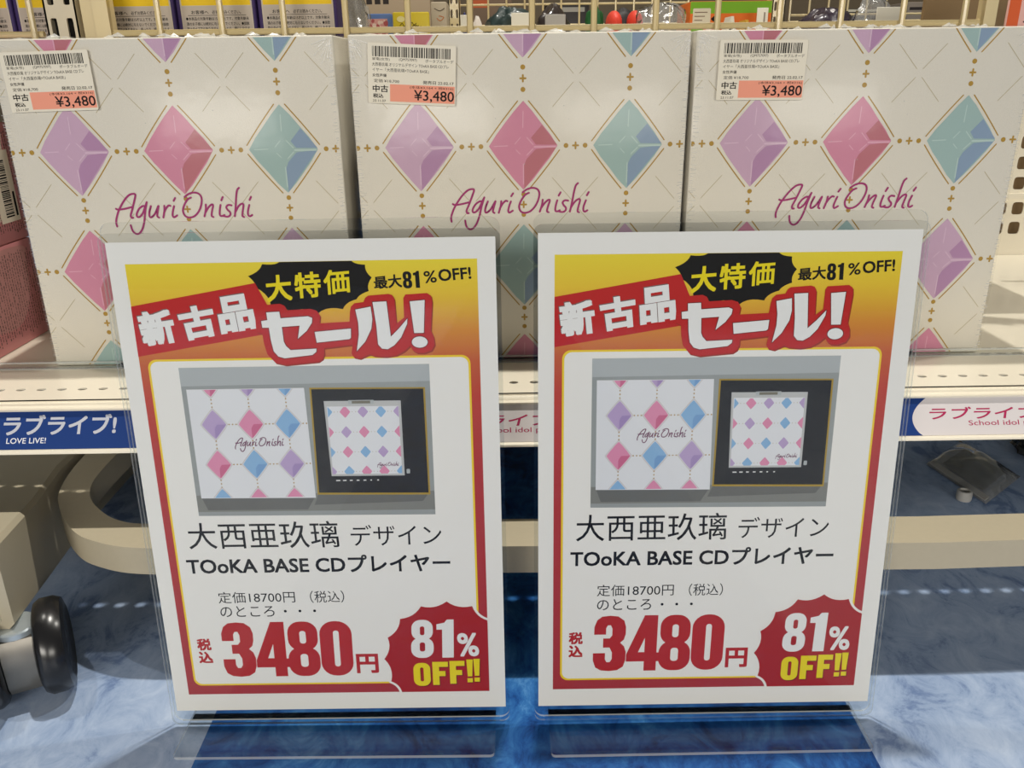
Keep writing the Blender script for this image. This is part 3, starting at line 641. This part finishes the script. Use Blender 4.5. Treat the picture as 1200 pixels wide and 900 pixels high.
def ring_band(A, outer, inner, m_, ly):
    n = len(outer); A.k += 1
    for i in range(n): A.tri([outer[i], outer[(i+1) % n], inner[(i+1) % n], inner[i]], m_, ly)
def stad(u0, v0, u1, v1, r, n=6): return rrect(u0, v0, u1, v1, r, n)
def heavy(A, ch, u0, v0, w, h, m_, ly, sk=0.0, t=0.33, hole=None, hs=1.0):
    """condensed heavy numerals in a w x h cell"""
    hole = hole or PAPER
    f = lambda P: [(u0 + x*w + sk*y*h, v0 + y*h) for x, y in P]
    ar = w/h
    def rr(x0, y0, x1, y1, r): return [((x)*1.0, y) for x, y in [((a), (b)) for a, b in [(p[0]/w, p[1]/h) for p in rrect(x0*w, y0*h, x1*w, y1*h, r*w)]]]
    if ch == '0':
        ring_band(A, f(rr(0, 0, 1, 1, .46)), f(rr(.42, .17, .60, .83, .085)), m_, ly)
    elif ch == '8':
        ring_band(A, f(rr(.03, .47, .97, 1, .40)), f(rr(.40, .60, .60, .83, .09)), m_, ly); ring_band(A, f(rr(0, 0, 1, .54, .42)), f(rr(.38, .17, .62, .41, .1)), m_, ly)
    elif ch == '3':
        P = [(0, .33), (.37, .33), (.37, .22), (.42, .165), (.52, .165), (.58, .22), (.58, .34), (.50, .43), (.30, .43), (.30, .595), (.50, .595), (.57, .65), (.57, .77), (.52, .83), (.43, .83), (.38, .78), (.38, .665), (.02, .665),
             (.02, .80), (.10, .92), (.25, .985), (.50, 1), (.74, .985), (.92, .91), (.98, .80), (.98, .67), (.93, .57), (.82, .515), (.94, .45), (1, .35), (1, .20), (.93, .08), (.75, .015), (.5, 0), (.25, .015), (.08, .07), (0, .2)]
        A.poly(f(P), m_, ly)
    elif ch == '4':
        A.poly(f([(0, .17), (0, .30), (.52, 1), (.92, 1), (.92, .33), (1.04, .33), (1.04, .17), (.92, .17), (.92, 0), (.55, 0), (.55, .17)]), m_, ly)
        A.poly(f([(.36, .34), (.55, .34), (.55, .60)]), hole, ly+1)
    elif ch == '1':
        A.poly(f([(.36, 0), (.98, 0), (.98, 1), (.62, 1), (.48, .92), (.06, .88), (.06, .74), (.36, .74)]), m_, ly)
    elif ch == 'O':
        ring_band(A, f(rr(0, 0, 1, 1, .42)), f(rr(.40, .2, .60, .8, .09)), m_, ly)
    elif ch == 'F':
        A.poly(f([(0, 0), (.42, 0), (.42, .38), (.82, .38), (.82, .60), (.42, .60), (.42, .78), (1, .78), (1, 1), (0, 1)]), m_, ly)
    elif ch == '!':
        A.poly(f([(0, 1), (1, 1), (.85, .26), (.15, .26)]), m_, ly); A.poly(f([(.08, 0), (.92, 0), (.92, .18), (.08, .18)]), m_, ly)
def digits(A):
    for ch, u, w in (('3', 33.9, 20.4), ('4', 54.6, 20.6), ('8', 74.8, 19.8), ('0', 95.2, 20.0)): heavy(A, ch, u, 24.8, w, 39.0, DRED, 4, 0.012)
    BR = ink('poster_burst_red', 168, 28, 30)
    heavy(A, '8', 151.8, 37.0, 14.0, 27.0, WHT, 9, 0.03, hole=BR); heavy(A, '1', 167.0, 37.0, 11.5, 27.0, WHT, 9, 0.03)
    A.text('%', ((181.4, 37.6), (194.4, 37.6), (193.6, 54.4), (180.6, 54.4)), WHT, 9, 0.035)
    for dx, dy, m_, ly in ((0.5, -0.6, DOUT, 9), (0, 0, YEL, 10)):
        for ch, u, v, w, h in (('O', 152.6, 16.6, 10.6, 16.8), ('F', 164.6, 17.2, 9.8, 16.8), ('F', 175.4, 17.9, 9.4, 16.6), ('!', 186.0, 18.8, 4.0, 16.6), ('!', 190.4, 19.2, 4.0, 16.6)): heavy(A, ch, u+dx, v+dy, w, h, m_, ly)
PART = poster_art()
pm = MB(); pm.prism([(0, 0), (210, 0), (210, 297), (0, 297)], 0, 1, lambda u, v, d: ((u-105)/1000, 0.00012*d, v/1000), PAPER)
PART.emit(pm, lambda u, v, d: (u-0.105, -0.00004-d, v), 0.05)
poster0 = pm.build('sale_poster')
SIGNS = [(-0.1092, 0.4235, 0.0115, -0.0117, 0.0737, 0.0047), (0.1216, 0.4214, 0.0125, 0.0018, 0.0957, -0.0041)]
SL = [('left printed sale sheet, slotted into the clear stand before the left and middle gift boxes', 'left clear acrylic sign stand on the floor, beside the black caster wheel'),
      ('right printed sale sheet, slotted into the clear stand before the middle and right gift boxes', 'right clear acrylic sign stand on the floor, nearer the right label card')]
ACR = film('stand_acrylic', (0.965, 0.972, 0.972, 1), 1.49, 0.02, boost=0.5)
holder0 = None
for i, (bx, by, bz, yw, tl, rr) in enumerate(SIGNS):
    c, sn = math.cos(yw), math.sin(yw)
    ex = Vector((c, sn, 0)); nn = Vector((-sn, c, 0)); up = Vector((0, 0, math.cos(tl))) + nn*math.sin(tl)
    e2 = ex*math.cos(rr) + up*math.sin(rr); u2 = (-ex*math.sin(rr) + up*math.cos(rr)).normalized(); n2 = u2.cross(e2)*-1
    n2 = e2.cross(u2)*-1
    Rm = Matrix((e2, -n2 if n2.y < 0 else n2, u2)).transposed().to_4x4()
    po = poster0 if i == 0 else poster0.copy()
    if i: COL.objects.link(po)
    po.matrix_world = Matrix.Translation((bx, by, bz)) @ Rm
    tag(po, SL[i][0], 'poster', 'A4 sale posters')
    e = empty('sign_stand', (bx, by, 0), yw); tag(e, SL[i][1], 'sign stand', 'clear acrylic sign stands')
    loc = e.matrix_basis.inverted() if False else (Matrix.Translation((bx, by, 0)) @ Matrix.Rotation(yw, 4, 'Z')).inverted()
    PM = loc @ Matrix.Translation((bx, by, bz)) @ Rm
    if i == 0:
        def panel(name, z0, z1, y0, y1, r, w=0.1075):
            mb = MB(); mb.prism(rrect(-w, z0, w, z1, r, 6), y0, y1, lambda a, b, d: (a, d, b), ACR, side=EDGE); return mb.build(name, e)
        fp = panel('front_panel', -0.0085, 0.3020, -0.0030, -0.0014, 0.005)
        bp = panel('back_panel', -0.0085, 0.3075, 0.0010, 0.0026, 0.006)
        mb = MB(); mb.prism([(-0.0030, -0.0085), (0.0026, -0.0085), (0.0026, -0.0045), (-0.0030, -0.0045)], -0.1010, 0.1010, lambda a, b, d: (d, a, b), EDGE if False else ACR, side=ACR)
        mb.tube([(-0.101, -0.0031, -0.0046), (0.101, -0.0031, -0.0046)], 0.00035, EDGE, 6)
        fo = mb.build('bottom_fold', e)
        mb = MB(); mb.prism(rrect(-0.0985, -0.0300, 0.0985, 0.055, 0.003, 4), 0.0004, 0.0024, lambda a, b, d: (a, b, d), ACR, side=EDGE); ba = mb.build('base_plate', e)
        holder0 = (fp, bp, fo, ba)
        parts = holder0
    else:
        parts = []
        for src in holder0:
            q = src.copy(); COL.objects.link(q); q.parent = e; parts.append(q)
    for q in parts[:3]: q.matrix_local = PM

# ------------------------------------------------------------------ pink cartons at the left
PINK = mat('carton_pink', rgb(206, 134, 136), 0.5); PCREAM = ink('carton_cream', 214, 196, 178); CDARK = ink('carton_print', 104, 82, 78)
def pink_carton(z0, z1, label, seed, sticker):
    mb = MB(); mb.rbox(-0.09, 0.09, -0.09, 0.005, 0, z1-z0, 0.001, PINK, 2); rn = random.Random(seed); H = (z1-z0)*1000
    A = Art((12, 3, 103, H-2)); A.poly(smooth([(12, 22), (60, 16), (84, 34), (92, H-20), (88, H-4), (12, H-4)], 4), PCREAM if sticker else ink('carton_mauve', 196, 142, 138), 1)
    u = 14.0
    while u < 103:                                                 # columns of small print running up the carton
        v = 6.0 + rn.uniform(0, 6)
        while v < H-8:
            L = rn.uniform(0.8, 3.0); A.quad(u, v, u+rn.uniform(0.6, 1.5), v+L, CDARK, 2); v += L + rn.uniform(0.4, 1.2)
            if rn.random() < 0.05: v += rn.uniform(3, 9)
        u += 3.4
    if sticker:
        A.quad(70, 16, 98, 74, ink('carton_sticker', 226, 216, 196), 3); v = 20
        while v < 66: 
            w = rn.choice((0.5, 0.9, 1.3)); A.quad(78, v, 90, v+w, INK, 4); v += w + rn.choice((0.5, 0.9))
        A.quad(93, 20, 96, 40, INK, 4)
    A.emit(mb, lambda u, v, d: (0.09+0.00004+d, u-0.10, v))
    o = mb.build('pink_carton', None, (-0.5065, 0.725, z0)); tag(o, label, 'carton', 'pink cartons left of the gift boxes'); return o
pink_carton(ZS+0.0003, 0.2600, 'pink printed carton at far left, lower one of the stack', 2, False)
pink_carton(0.2606, 0.3560, 'pink printed carton at far left, upper one with the barcode sticker', 5, True)

# ------------------------------------------------------------------ wire grid behind the boxes
WIRE = mat('wire_ivory', rgb(206, 188, 142), 0.35, coat=0.3)
mb = MB(); yw_ = 0.735
xs = [-0.0762 + 0.0503*k for k in range(-5, 10)]
for x in xs: 
    if x > -0.32: mb.tube([(x, yw_, ZS+0.001), (x, yw_, 0.60)], 0.0026, WIRE, 8)
for z in [0.4232 - 0.05*k for k in range(-3, 5)]: mb.tube([(-0.3195, yw_+0.004, z), (0.400, yw_+0.004, z)], 0.0024, WIRE, 8)
mb.box(-0.3290, -0.3170, yw_-0.001, yw_+0.012, ZS+0.001, 0.60, WIRE); mb.box(0.392, 0.402, yw_-0.002, yw_+0.010, ZS+0.001, 0.60, WIRE)
mb.box(-0.3415, -0.3290, yw_+0.006, yw_+0.012, ZS+0.001, 0.60, WIRE)
tag(mb.build('wire_grid'), 'ivory wire grid panel standing right behind the gift boxes', 'wire grid')
mb = MB()
for k in range(-3, 1): mb.tube([(-0.3795-0.0503*(-k)+0.0, yw_, ZS+0.001), (-0.3795-0.0503*(-k), yw_, 0.60)], 0.0026, WIRE, 8)
for z in [0.4232 - 0.05*k for k in range(-3, 5)]: mb.tube([(-0.560, yw_+0.004, z), (-0.3735, yw_+0.004, z)], 0.0024, WIRE, 8)
tag(mb.build('wire_grid'), 'end of an ivory wire grid left of the slotted post', 'wire grid')

# ------------------------------------------------------------------ goods on the rear board
ZR = 0.4003
PUR = ink('pack_purple', 62, 48, 96); PGREY = mat('pack_grey', rgb(176, 164, 150), 0.5); PYEL = ink('pack_yellow', 226, 190, 30)
WL = ['grey and yellow printed pack with purple edges, cut off by the left frame edge', 'grey and yellow printed pack half hidden by the slotted post',
      'grey and yellow printed pack just right of the slotted post', 'grey and yellow printed pack second right of the slotted post', 'grey and yellow printed pack at the right end of its row']
edges = [at_y(p, 22, 0.765).x for p in (-78, 17, 112, 207, 302, 397)]
pack0 = None
def pack_mesh(w):
    mb = MB(); mb.rbox(0.0006, w-0.0006, 0, 0.05, 0, 0.13, 0.002, PUR, 3); A = Art((0, 0, w*1000, 130)); wm = w*1000
    zz = lambda py: (at_y(250, py, 0.765).z - ZR)*1000
    A.quad(5.6, 4, wm-4.6, zz(7), PGREY, 2); A.quad(5.6, zz(6.3), wm-4.6, 122, PYEL, 2); A.quad(4.4, 3, wm-3.4, 124, ink('pack_line', 190, 180, 165), 1)
    t = lambda s_, u0, u1, pc, h: A.text(s_, (u0, zz(pc)-h/2, u1, zz(pc)+h/2), INK, 3, 0.015)
    t('お客様へ', 13.0, 27.5, 14.2, 3.0); t('必ずお読みください。', 30.5, 54.5, 14.2, 3.0); A.quad(10, zz(18.2), wm-9, zz(17.7), INK, 3)
    t('●本商品の対象年齢は15才以上です。対象年齢未', 8.0, wm-7, 21.8, 2.7); t('満のお子様には絶対に与えないでください。●誤飲', 8.0, wm-7, 27.8, 2.7)
    t('防止タイプではありません。振ったり、傾にしたりす', 8.0, wm-7, 33.4, 2.6); t('ると液漏れをする場合がありますので取り扱', 8.0, wm-7, 38.6, 2.6)
    t('お客様へ', 13.0, 27.5, -8, 3.0)
    A.emit(mb, lambda u, v, d: (u, -0.00003-d, v)); return mb
for i in range(5):
    w = edges[2]-edges[1]
    if pack0 is None: pack0 = o = pack_mesh(w).build('printed_pack')
    else: o = pack0.copy(); COL.objects.link(o)
    o.location = (edges[i], 0.765, ZR); tag(o, WL[i], 'package', 'printed packs behind the wire grid')

def spot(px, y): return at_y(px, 20, y).x
def goods(name, px0, px1, ptop, y, depth, base, label, cat, paint=None, r=0.002):
    x0, x1 = spot(px0, y), spot(px1, y); zt = at_y((px0+px1)/2, ptop, y).z; w = x1-x0; h = zt-ZR
    mb = MB(); mb.rbox(0, w, 0, depth, 0, h, min(r, depth*0.3), base, 2)
    if paint:
        A = Art((0.5, 0.5, w*1000-0.5, h*1000-0.5)); paint(A, w*1000, h*1000); A.emit(mb, lambda u, v, d: (u, -0.00003-d, v))
    o = mb.build(name, None, (x0, y, ZR)); tag(o, label, cat); return o
def p_pink(A, w, h):
    A.quad(0, 0, w*0.82, h-6, ink('cover_pink', 216, 160, 156), 1); rn = random.Random(3)
    for k in range(26): A.disc(rn.uniform(2, w*0.8), rn.uniform(h*0.45, h-8), rn.uniform(1, 3), ink('cover_rose', 178, 92, 96) if k % 2 else ink('cover_pale', 232, 206, 196), 2+k*0.05, 9)
goods('picture_book', 430, 459, 16, 1.15, 0.02, mat('book_blue', rgb(92, 118, 168), 0.4), 'blue edged picture book with pink cover, behind the middle gift box', 'book', p_pink)
def p_yel(A, w, h):
    rn = random.Random(9)
    for k in range(14):
        u = 4 + rn.random()*(w-12); v = h*0.5 + rn.random()*h*0.28; A.stroke(smooth([(u, v), (u+3, v+2.5), (u+5, v-1), (u+8, v+1.5)], 3), 0.8, ink('card_olive', 84, 70, 20), 1)
    A.disc(10, h-8, 5, ink('card_pale', 236, 226, 160), 1, 16, 3.5)
goods('greeting_card', 460, 503, 14, 1.12, 0.006, mat('card_yellow', rgb(206, 184, 44), 0.45), 'yellow card with dark scribbles, behind the middle gift box', 'card', p_yel)
def p_beige(A, w, h):
    A.stroke(smooth([(5, h-8), (12, h-11), (18, h-8)], 4), 0.9, ink('doodle', 90, 80, 70), 1); A.stroke(smooth([(8, h-20), (12, h-23), (17, h-19), (11, h-17)], 4), 0.9, ink('doodle_orange', 206, 120, 60), 1)
goods('small_carton', 505, 524, 2, 1.2, 0.05, mat('carton_tan', rgb(186, 172, 148), 0.5), 'tan carton with small orange doodle beside the far slotted post', 'carton', p_beige)
mb = MB(); a, b = spot(526, 1.4), spot(539, 1.4); upright(mb, a, b, 1.4, ZR, 0.75, WIRE, 0.012, 0.008, 0.003)
tag(mb.build('slotted_post'), 'far slotted steel post behind the middle gift box', 'post')
mb = MB(); a, b = spot(904, 1.32), spot(919, 1.32); upright(mb, a, b, 1.32, ZR, 0.75, WIRE, 0.012, 0.008, 0.003)
tag(mb.build('slotted_post'), 'far slotted steel post right of the orange and green box', 'post')
# far grid
mb = MB(); y = 1.5; x0, x1 = spot(539, y), spot(806, y); p = (spot(705, y)-spot(620, y))/4; zt = 0.72
n_ = int((x1-x0)/p)
for k in range(n_+1): mb.tube([(x1-k*p, y, ZR), (x1-k*p, y, zt)], 0.0016, WIRE, 6)
z = at_y(700, 4, y).z
for k in range(-8, 4):
    zz = z - k*p*1.05
    if ZR < zz < zt: mb.tube([(x0, y+0.003, zz), (x1, y+0.003, zz)], 0.0016, WIRE, 6)
tag(mb.build('wire_grid'), 'fine far wire grid seen past the middle gift box', 'wire grid')
mb = MB(); y = 1.42; x0, x1 = spot(925, y), spot(1168, y); k = 0
while x0 + k*p < x1: mb.tube([(x0+k*p, y, ZR), (x0+k*p, y, zt)], 0.0016, WIRE, 6); k += 1
for py in (17, 25): mb.tube([(x0, y+0.003, at_y(1000, py, y).z), (x1, y+0.003, at_y(1000, py, y).z)], 0.0018, WIRE, 6)
tag(mb.build('wire_grid'), 'fine far wire grid seen past the right gift box', 'wire grid')

# soft goods: crumpled bags and plush toys
def blob_mesh(rx, ry, rz, ma, seed, amp=0.18, fr=2.2, n=22, flat=True):
    bm = bmesh.new(); bmesh.ops.create_uvsphere(bm, u_segments=n*2, v_segments=n, radius=1.0)
    for v in bm.verts:
        q = v.co.copy(); k = 1 + amp*mnoise.noise(q*fr + Vector((seed*3.1, seed, 0))) + amp*0.4*mnoise.noise(q*fr*3 + Vector((seed, 0, 7)))
        v.co = Vector((q.x*rx*k, q.y*ry*k, q.z*rz*k))
    z0 = min(v.co.z for v in bm.verts)
    if flat:
        for v in bm.verts: v.co.z = max(v.co.z, z0*0.8)
        z0 *= 0.8
    for v in bm.verts: v.co.z -= z0
    mb = MB(); mb.bm(bm, ma, None, True); return mb
def soft(name, px0, px1, ptop, y, ma, label, cat, seed, amp=0.18, parts=None):
    x0, x1 = spot(px0, y), spot(px1, y); zt = at_y((px0+px1)/2, ptop, y).z; h = zt-ZR; rx = (x1-x0)/2
    e = empty(name, ((x0+x1)/2, y, ZR)); tag(e, label, cat)
    mb = blob_mesh(rx, min(rx, 0.05), h/1.8, ma, seed, amp); mb.build('bag' if 'bag' in name else 'body', e)
    if parts: parts(e, rx, h)
    return e
BAGF = film('bag_film', (0.9, 0.9, 0.9, 1), 1.5, 0.12, bump=0.9, bscale=40, diffuse=0.18, boost=3.0)
def tagcard(u0, v0, u1, v1, ma, nm='tag_card', dy=-0.045):
    def f(e, rx, h):
        mb = MB(); mb.rbox(rx*u0, rx*u1, dy, dy+0.0012, h*v0, h*v1, 0.0004, ma, 1); mb.build(nm, e)
    return f
DTEAL = mat('plush_teal', rgb(48, 62, 60), 0.35, coat=0.6, bump=0.6, bscale=60); TAGW = mat('tag_white', rgb(222, 218, 204), 0.5)
soft('plush_bag', 567, 629, 12, 1.14, DTEAL, 'bagged dark teal plush with a white tag, behind the middle gift box', 'plush toy', 1, 0.2, tagcard(0.02, 0.62, 0.7, 0.9, TAGW, dy=-0.054))
soft('toy_bag', 626, 668, 10, 1.2, mat('bag_dark', rgb(62, 54, 50), 0.3, coat=0.7, bump=0.6, bscale=50), 'dark wrapped toy with grey label, left of the red cap', 'toy', 2, 0.18, tagcard(-0.5, 0.5, 0.6, 0.85, mat('label_grey', rgb(160, 156, 150), 0.4), dy=-0.052))
def redcap(e, rx, h):
    mb = MB()
    for sg in (-1, 1):
        bm = bmesh.new(); bmesh.ops.create_uvsphere(bm, u_segments=16, v_segments=10, radius=1); 
        for v in bm.verts: v.co = Vector((sg*rx*0.52 + v.co.x*rx*0.40, -0.02 + v.co.y*0.028, h*0.72 + v.co.z*h*0.24))
        mb.bm(bm, mat('cap_red', rgb(222, 70, 52), 0.5), None, True)
    mb.build('ear_pads', e)
soft('plush_toy', 706, 752, 11, 1.16, mat('plush_black', rgb(28, 24, 24), 0.6), 'black plush toy with two bright red ear pads', 'plush toy', 3, 0.08, redcap)
soft('plush_toy', 686, 708, 8, 1.22, mat('plush_green', rgb(40, 110, 52), 0.6, noise=0.5, bscale=40), 'green plush toy left of the red eared one', 'plush toy', 4, 0.25)
soft('plush_toy', 552, 566, 20, 1.1, mat('plush_white', rgb(216, 206, 196), 0.7), 'small white plush toy with red scarf near the far post', 'plush toy', 5, 0.12, tagcard(-0.6, 0.25, 0.2, 0.5, mat('scarf_red', rgb(186, 48, 66), 0.6), 'scarf', -0.018))
soft('plush_toy', 539, 550, 16, 1.12, mat('plush_navy', rgb(36, 40, 92), 0.6), 'small navy plush toy with white cap beside the far post', 'plush toy', 6, 0.08, tagcard(-0.8, 0.72, 0.8, 0.96, TAGW, 'cap', -0.014))
soft('clear_bag', 742, 806, 6, 1.1, BAGF, 'crinkled clear bag between red eared toy and orange box', 'bag', 7, 0.3)
soft('clear_bag', 405, 433, -14, 0.93, BAGF, 'crinkled clear bag right of the printed packs', 'bag', 8, 0.3)
soft('clear_bag', 1000, 1045, -3, 1.2, BAGF, 'crinkled clear bag with white card, behind the right gift box', 'bag', 9, 0.25, tagcard(-0.7, 0.45, 0.6, 0.8, TAGW, dy=-0.055))
soft('dark_bag', 932, 1000, 12, 1.25, mat('bag_plum', rgb(52, 42, 54), 0.3, coat=0.7, bump=0.6, bscale=40), 'dark plum bag right of the far slotted post', 'bag', 10, 0.2)
soft('clear_bag', 1078, 1110, 9, 1.12, BAGF, 'crinkled clear bag left of the red pouch', 'bag', 11, 0.3)
soft('red_pouch', 1102, 1138, -4, 1.28, mat('pouch_red', rgb(150, 44, 44), 0.35, coat=0.5, bump=0.5, bscale=40), 'dark red pouch standing behind clear bags at right', 'pouch', 12, 0.15)
soft('clear_bag', 1130, 1166, 2, 1.08, BAGF, 'crinkled clear bag right of the red pouch', 'bag', 13, 0.3)
def p_win(A, w, h):
    for k in range(3): A.quad(4+k*16, h-16, 15+k*16, h-2, ink('carton_dark', 44, 38, 36), 1)
goods('display_carton', 428, 505, -6, 1.75, 0.1, mat('carton_brown', rgb(158, 140, 116), 0.6), 'brown display carton with dark openings, far behind the yellow card', 'carton', p_win)
goods('display_carton', 553, 600, -4, 1.8, 0.1, mat('carton_umber', rgb(104, 84, 66), 0.6), 'dark umber carton far behind the small white plush toy', 'carton', lambda A, w, h: A.quad(3, h-20, w*0.4, h-6, ink('carton_orange', 178, 88, 52), 1))
goods('black_case', 640, 690, 3, 1.7, 0.1, mat('case_black', rgb(40, 36, 36), 0.4), 'black case behind the far wire grid, left of the green toy', 'case', lambda A, w, h: A.quad(6, h-16, w-8, h-8, ink('case_label', 150, 148, 142), 1))
goods('black_case', 985, 1062, 10, 1.6, 0.1, mat('case_black', rgb(40, 36, 36), 0.4), 'long black case behind the right gift box', 'case', lambda A, w, h: A.quad(12, h-5, w*0.6, h-1, ink('case_strip', 196, 190, 170), 1))
goods('display_carton', 1062, 1100, 2, 1.7, 0.1, mat('carton_grey', rgb(120, 110, 98), 0.6), 'grey brown carton right of the long black case', 'carton', lambda A, w, h: A.quad(4, h-14, w-6, h-9, ink('carton_dark', 44, 38, 36), 1))
def p_orange(A, w, h):
    A.quad(0, h-14, w, h, ink('box_green', 118, 172, 40), 1); A.quad(0, 0, w, h-14, ink('box_orange', 222, 112, 40), 1)
    A.poly(rrect(4, h-26, 26, h-8, 1.5), ink('box_sticker', 216, 208, 186), 2)
    for k in range(3): A.quad(6, h-13-k*4.5, 22-k*3, h-12-k*4.5, ink('box_print', 120, 96, 80), 3)
    A.poly([(w*0.26, h-20), (w*0.31, h-16), (w*0.38, h-18), (w*0.36, h-22), (w*0.29, h-23)], INK, 2)
    A.disc(10, h-34, 8, ink('box_green', 118, 172, 40), 2)
goods('toy_box', 808, 904, 1, 1.12, 0.08, mat('box_orange_base', rgb(222, 112, 40), 0.45), 'orange and green printed toy box with a white price sticker', 'box', p_orange)
goods('price_card', 887, 900, 9, 1.09, 0.002, TAGW, 'narrow white card in front of the orange box', 'card', lambda A, w, h: A.quad(w*0.6, h-20, w*0.75, h-5, ink('card_note', 150, 140, 130), 1), r=0.0005)
def tent(px0, px1, ptop, y, ca, cb, label):
    x0, x1 = spot(px0, y), spot(px1, y); zt = at_y((px0+px1)/2, ptop, y).z; h = zt-ZR; w = x1-x0
    mb = MB(); mb.prism([(0, 0), (w*0.5, h), (w*0.5+0.003, h), (w, 0), (w-0.004, 0), (w*0.5, h-0.005), (0.004, 0)], 0, 0.03, lambda a, b, d: (a, d, b), ca)
    mb.prism([(0.006, 0), (w*0.5, h-0.007), (w-0.006, 0)], 0.004, 0.026, lambda a, b, d: (a, d, b), cb)
    tag(mb.build('tent_card', None, (x0, y, ZR)), label, 'card')
tent(846, 868, 19, 1.07, TAGW, INK, 'folded white and black card before the orange box'); tent(865, 884, 23, 1.075, ink('tent_gold', 206, 160, 60), mat('tent_slate', rgb(80, 84, 92), 0.5), 'folded gold edged slate card before the orange box')
def p_board(A, w, h):
    A.quad(0, 0, w*0.28, h, ink('board_orange', 214, 96, 52), 1); A.quad(w*0.28, 0, w, h, ink('board_pink', 226, 178, 170), 1); rn = random.Random(2)
    for k in range(40): 
        u = rn.uniform(w*0.45, w-4); v = rn.uniform(20, h-6); A.stroke([(u, v), (u+rn.uniform(-3, 3), v+rn.uniform(-5, 5))], 1.2, ink('board_print', 66, 44, 54), 2)
goods('picture_board', 1180, 1230, -30, 0.86, 0.004, mat('board_base', rgb(226, 178, 170), 0.5), 'pink and orange picture board at the far right edge', 'board', p_board)

# ------------------------------------------------------------------ bag of small parts on the floor under the shelf
e = empty('parts_bag', (0.474, 0.760, 0)); tag(e, 'flat clear bag with dark card on the floor under the shelf at right', 'bag'); O = Vector((0.474, 0.760, 0))
q = [Vector(p) for p in ((0.436, 0.777, 0), (0.4515, 0.691, 0), (0.516, 0.745, 0), (0.500, 0.832, 0))]
def lerp4(u, v): return (q[0]*(1-u)+q[1]*u)*(1-v) + (q[3]*(1-u)+q[2]*u)*v
vs = []; fs = []; n_ = 18
for sgn in (1, 0):
    for a in range(n_+1):
        for b in range(n_+1):
            u, v = a/n_, b/n_; p = lerp4(u, v) - O; k = 16*u*(1-u)*v*(1-v)
            p.z = 0.0008 + sgn*(0.012*k**0.6 + 0.004*mnoise.noise(Vector((u*5, v*5, 3)))*k**0.5 + 0.0008); vs.append(p)
m_ = (n_+1)**2
for s_ in (0, 1):
    for a in range(n_):
        for b in range(n_): i0 = s_*m_ + a*(n_+1)+b; fs.append((i0, i0+1, i0+n_+2, i0+n_+1))
mb = MB(); mb.add(vs, fs, BAGF, True); mb.build('film', e)
mb = MB()
def cardq(u0, v0, u1, v1, z, ma): 
    P = [lerp4(*uv)-O for uv in ((u0, v0), (u1, v0), (u1, v1), (u0, v1))]; 
    mb.add([(p.x, p.y, z) for p in P] + [(p.x, p.y, z+0.001) for p in P], [(0, 1, 2, 3), (4, 5, 6, 7), (0, 1, 5, 4), (1, 2, 6, 5), (2, 3, 7, 6), (3, 0, 4, 7)], ma)
cardq(0.18, 0.18, 0.85, 0.82, 0.0035, mat('insert_dark', rgb(30, 28, 28), 0.4)); mb.build('insert_card', e)
mb = MB(); cardq(0.03, 0.02, 0.97, 0.14, 0.0150, mat('header_grey', rgb(178, 174, 168), 0.5)); mb.v = [(v[0], v[1], v[2]-0.0125) for v in mb.v]; mb.build('header_strip', e)
mb = MB(); mb.lathe([(0.0, 0.0005), (0.0065, 0.0005), (0.007, 0.002), (0.007, 0.009), (0.006, 0.0102), (0.0045, 0.0102), (0.004, 0.007), (0, 0.007)], mat('knob_white', rgb(190, 188, 182), 0.4), Matrix.Translation((-0.038, -0.058, 0)), 24)
tag(mb.build('rubber_foot', None, tuple(O)), 'small pale round rubber foot beside the bag under the shelf', 'rubber foot')
mb = blob_mesh(0.045, 0.035, 0.016, mat('bag_black_film', rgb(34, 34, 36), 0.25, coat=0.6, bump=0.8, bscale=60), 21, 0.3)
tag(mb.build('dark_bag', None, (0.585, 0.80, 0.0)), 'crumpled dark bag on the floor at the right edge under the shelf', 'bag')
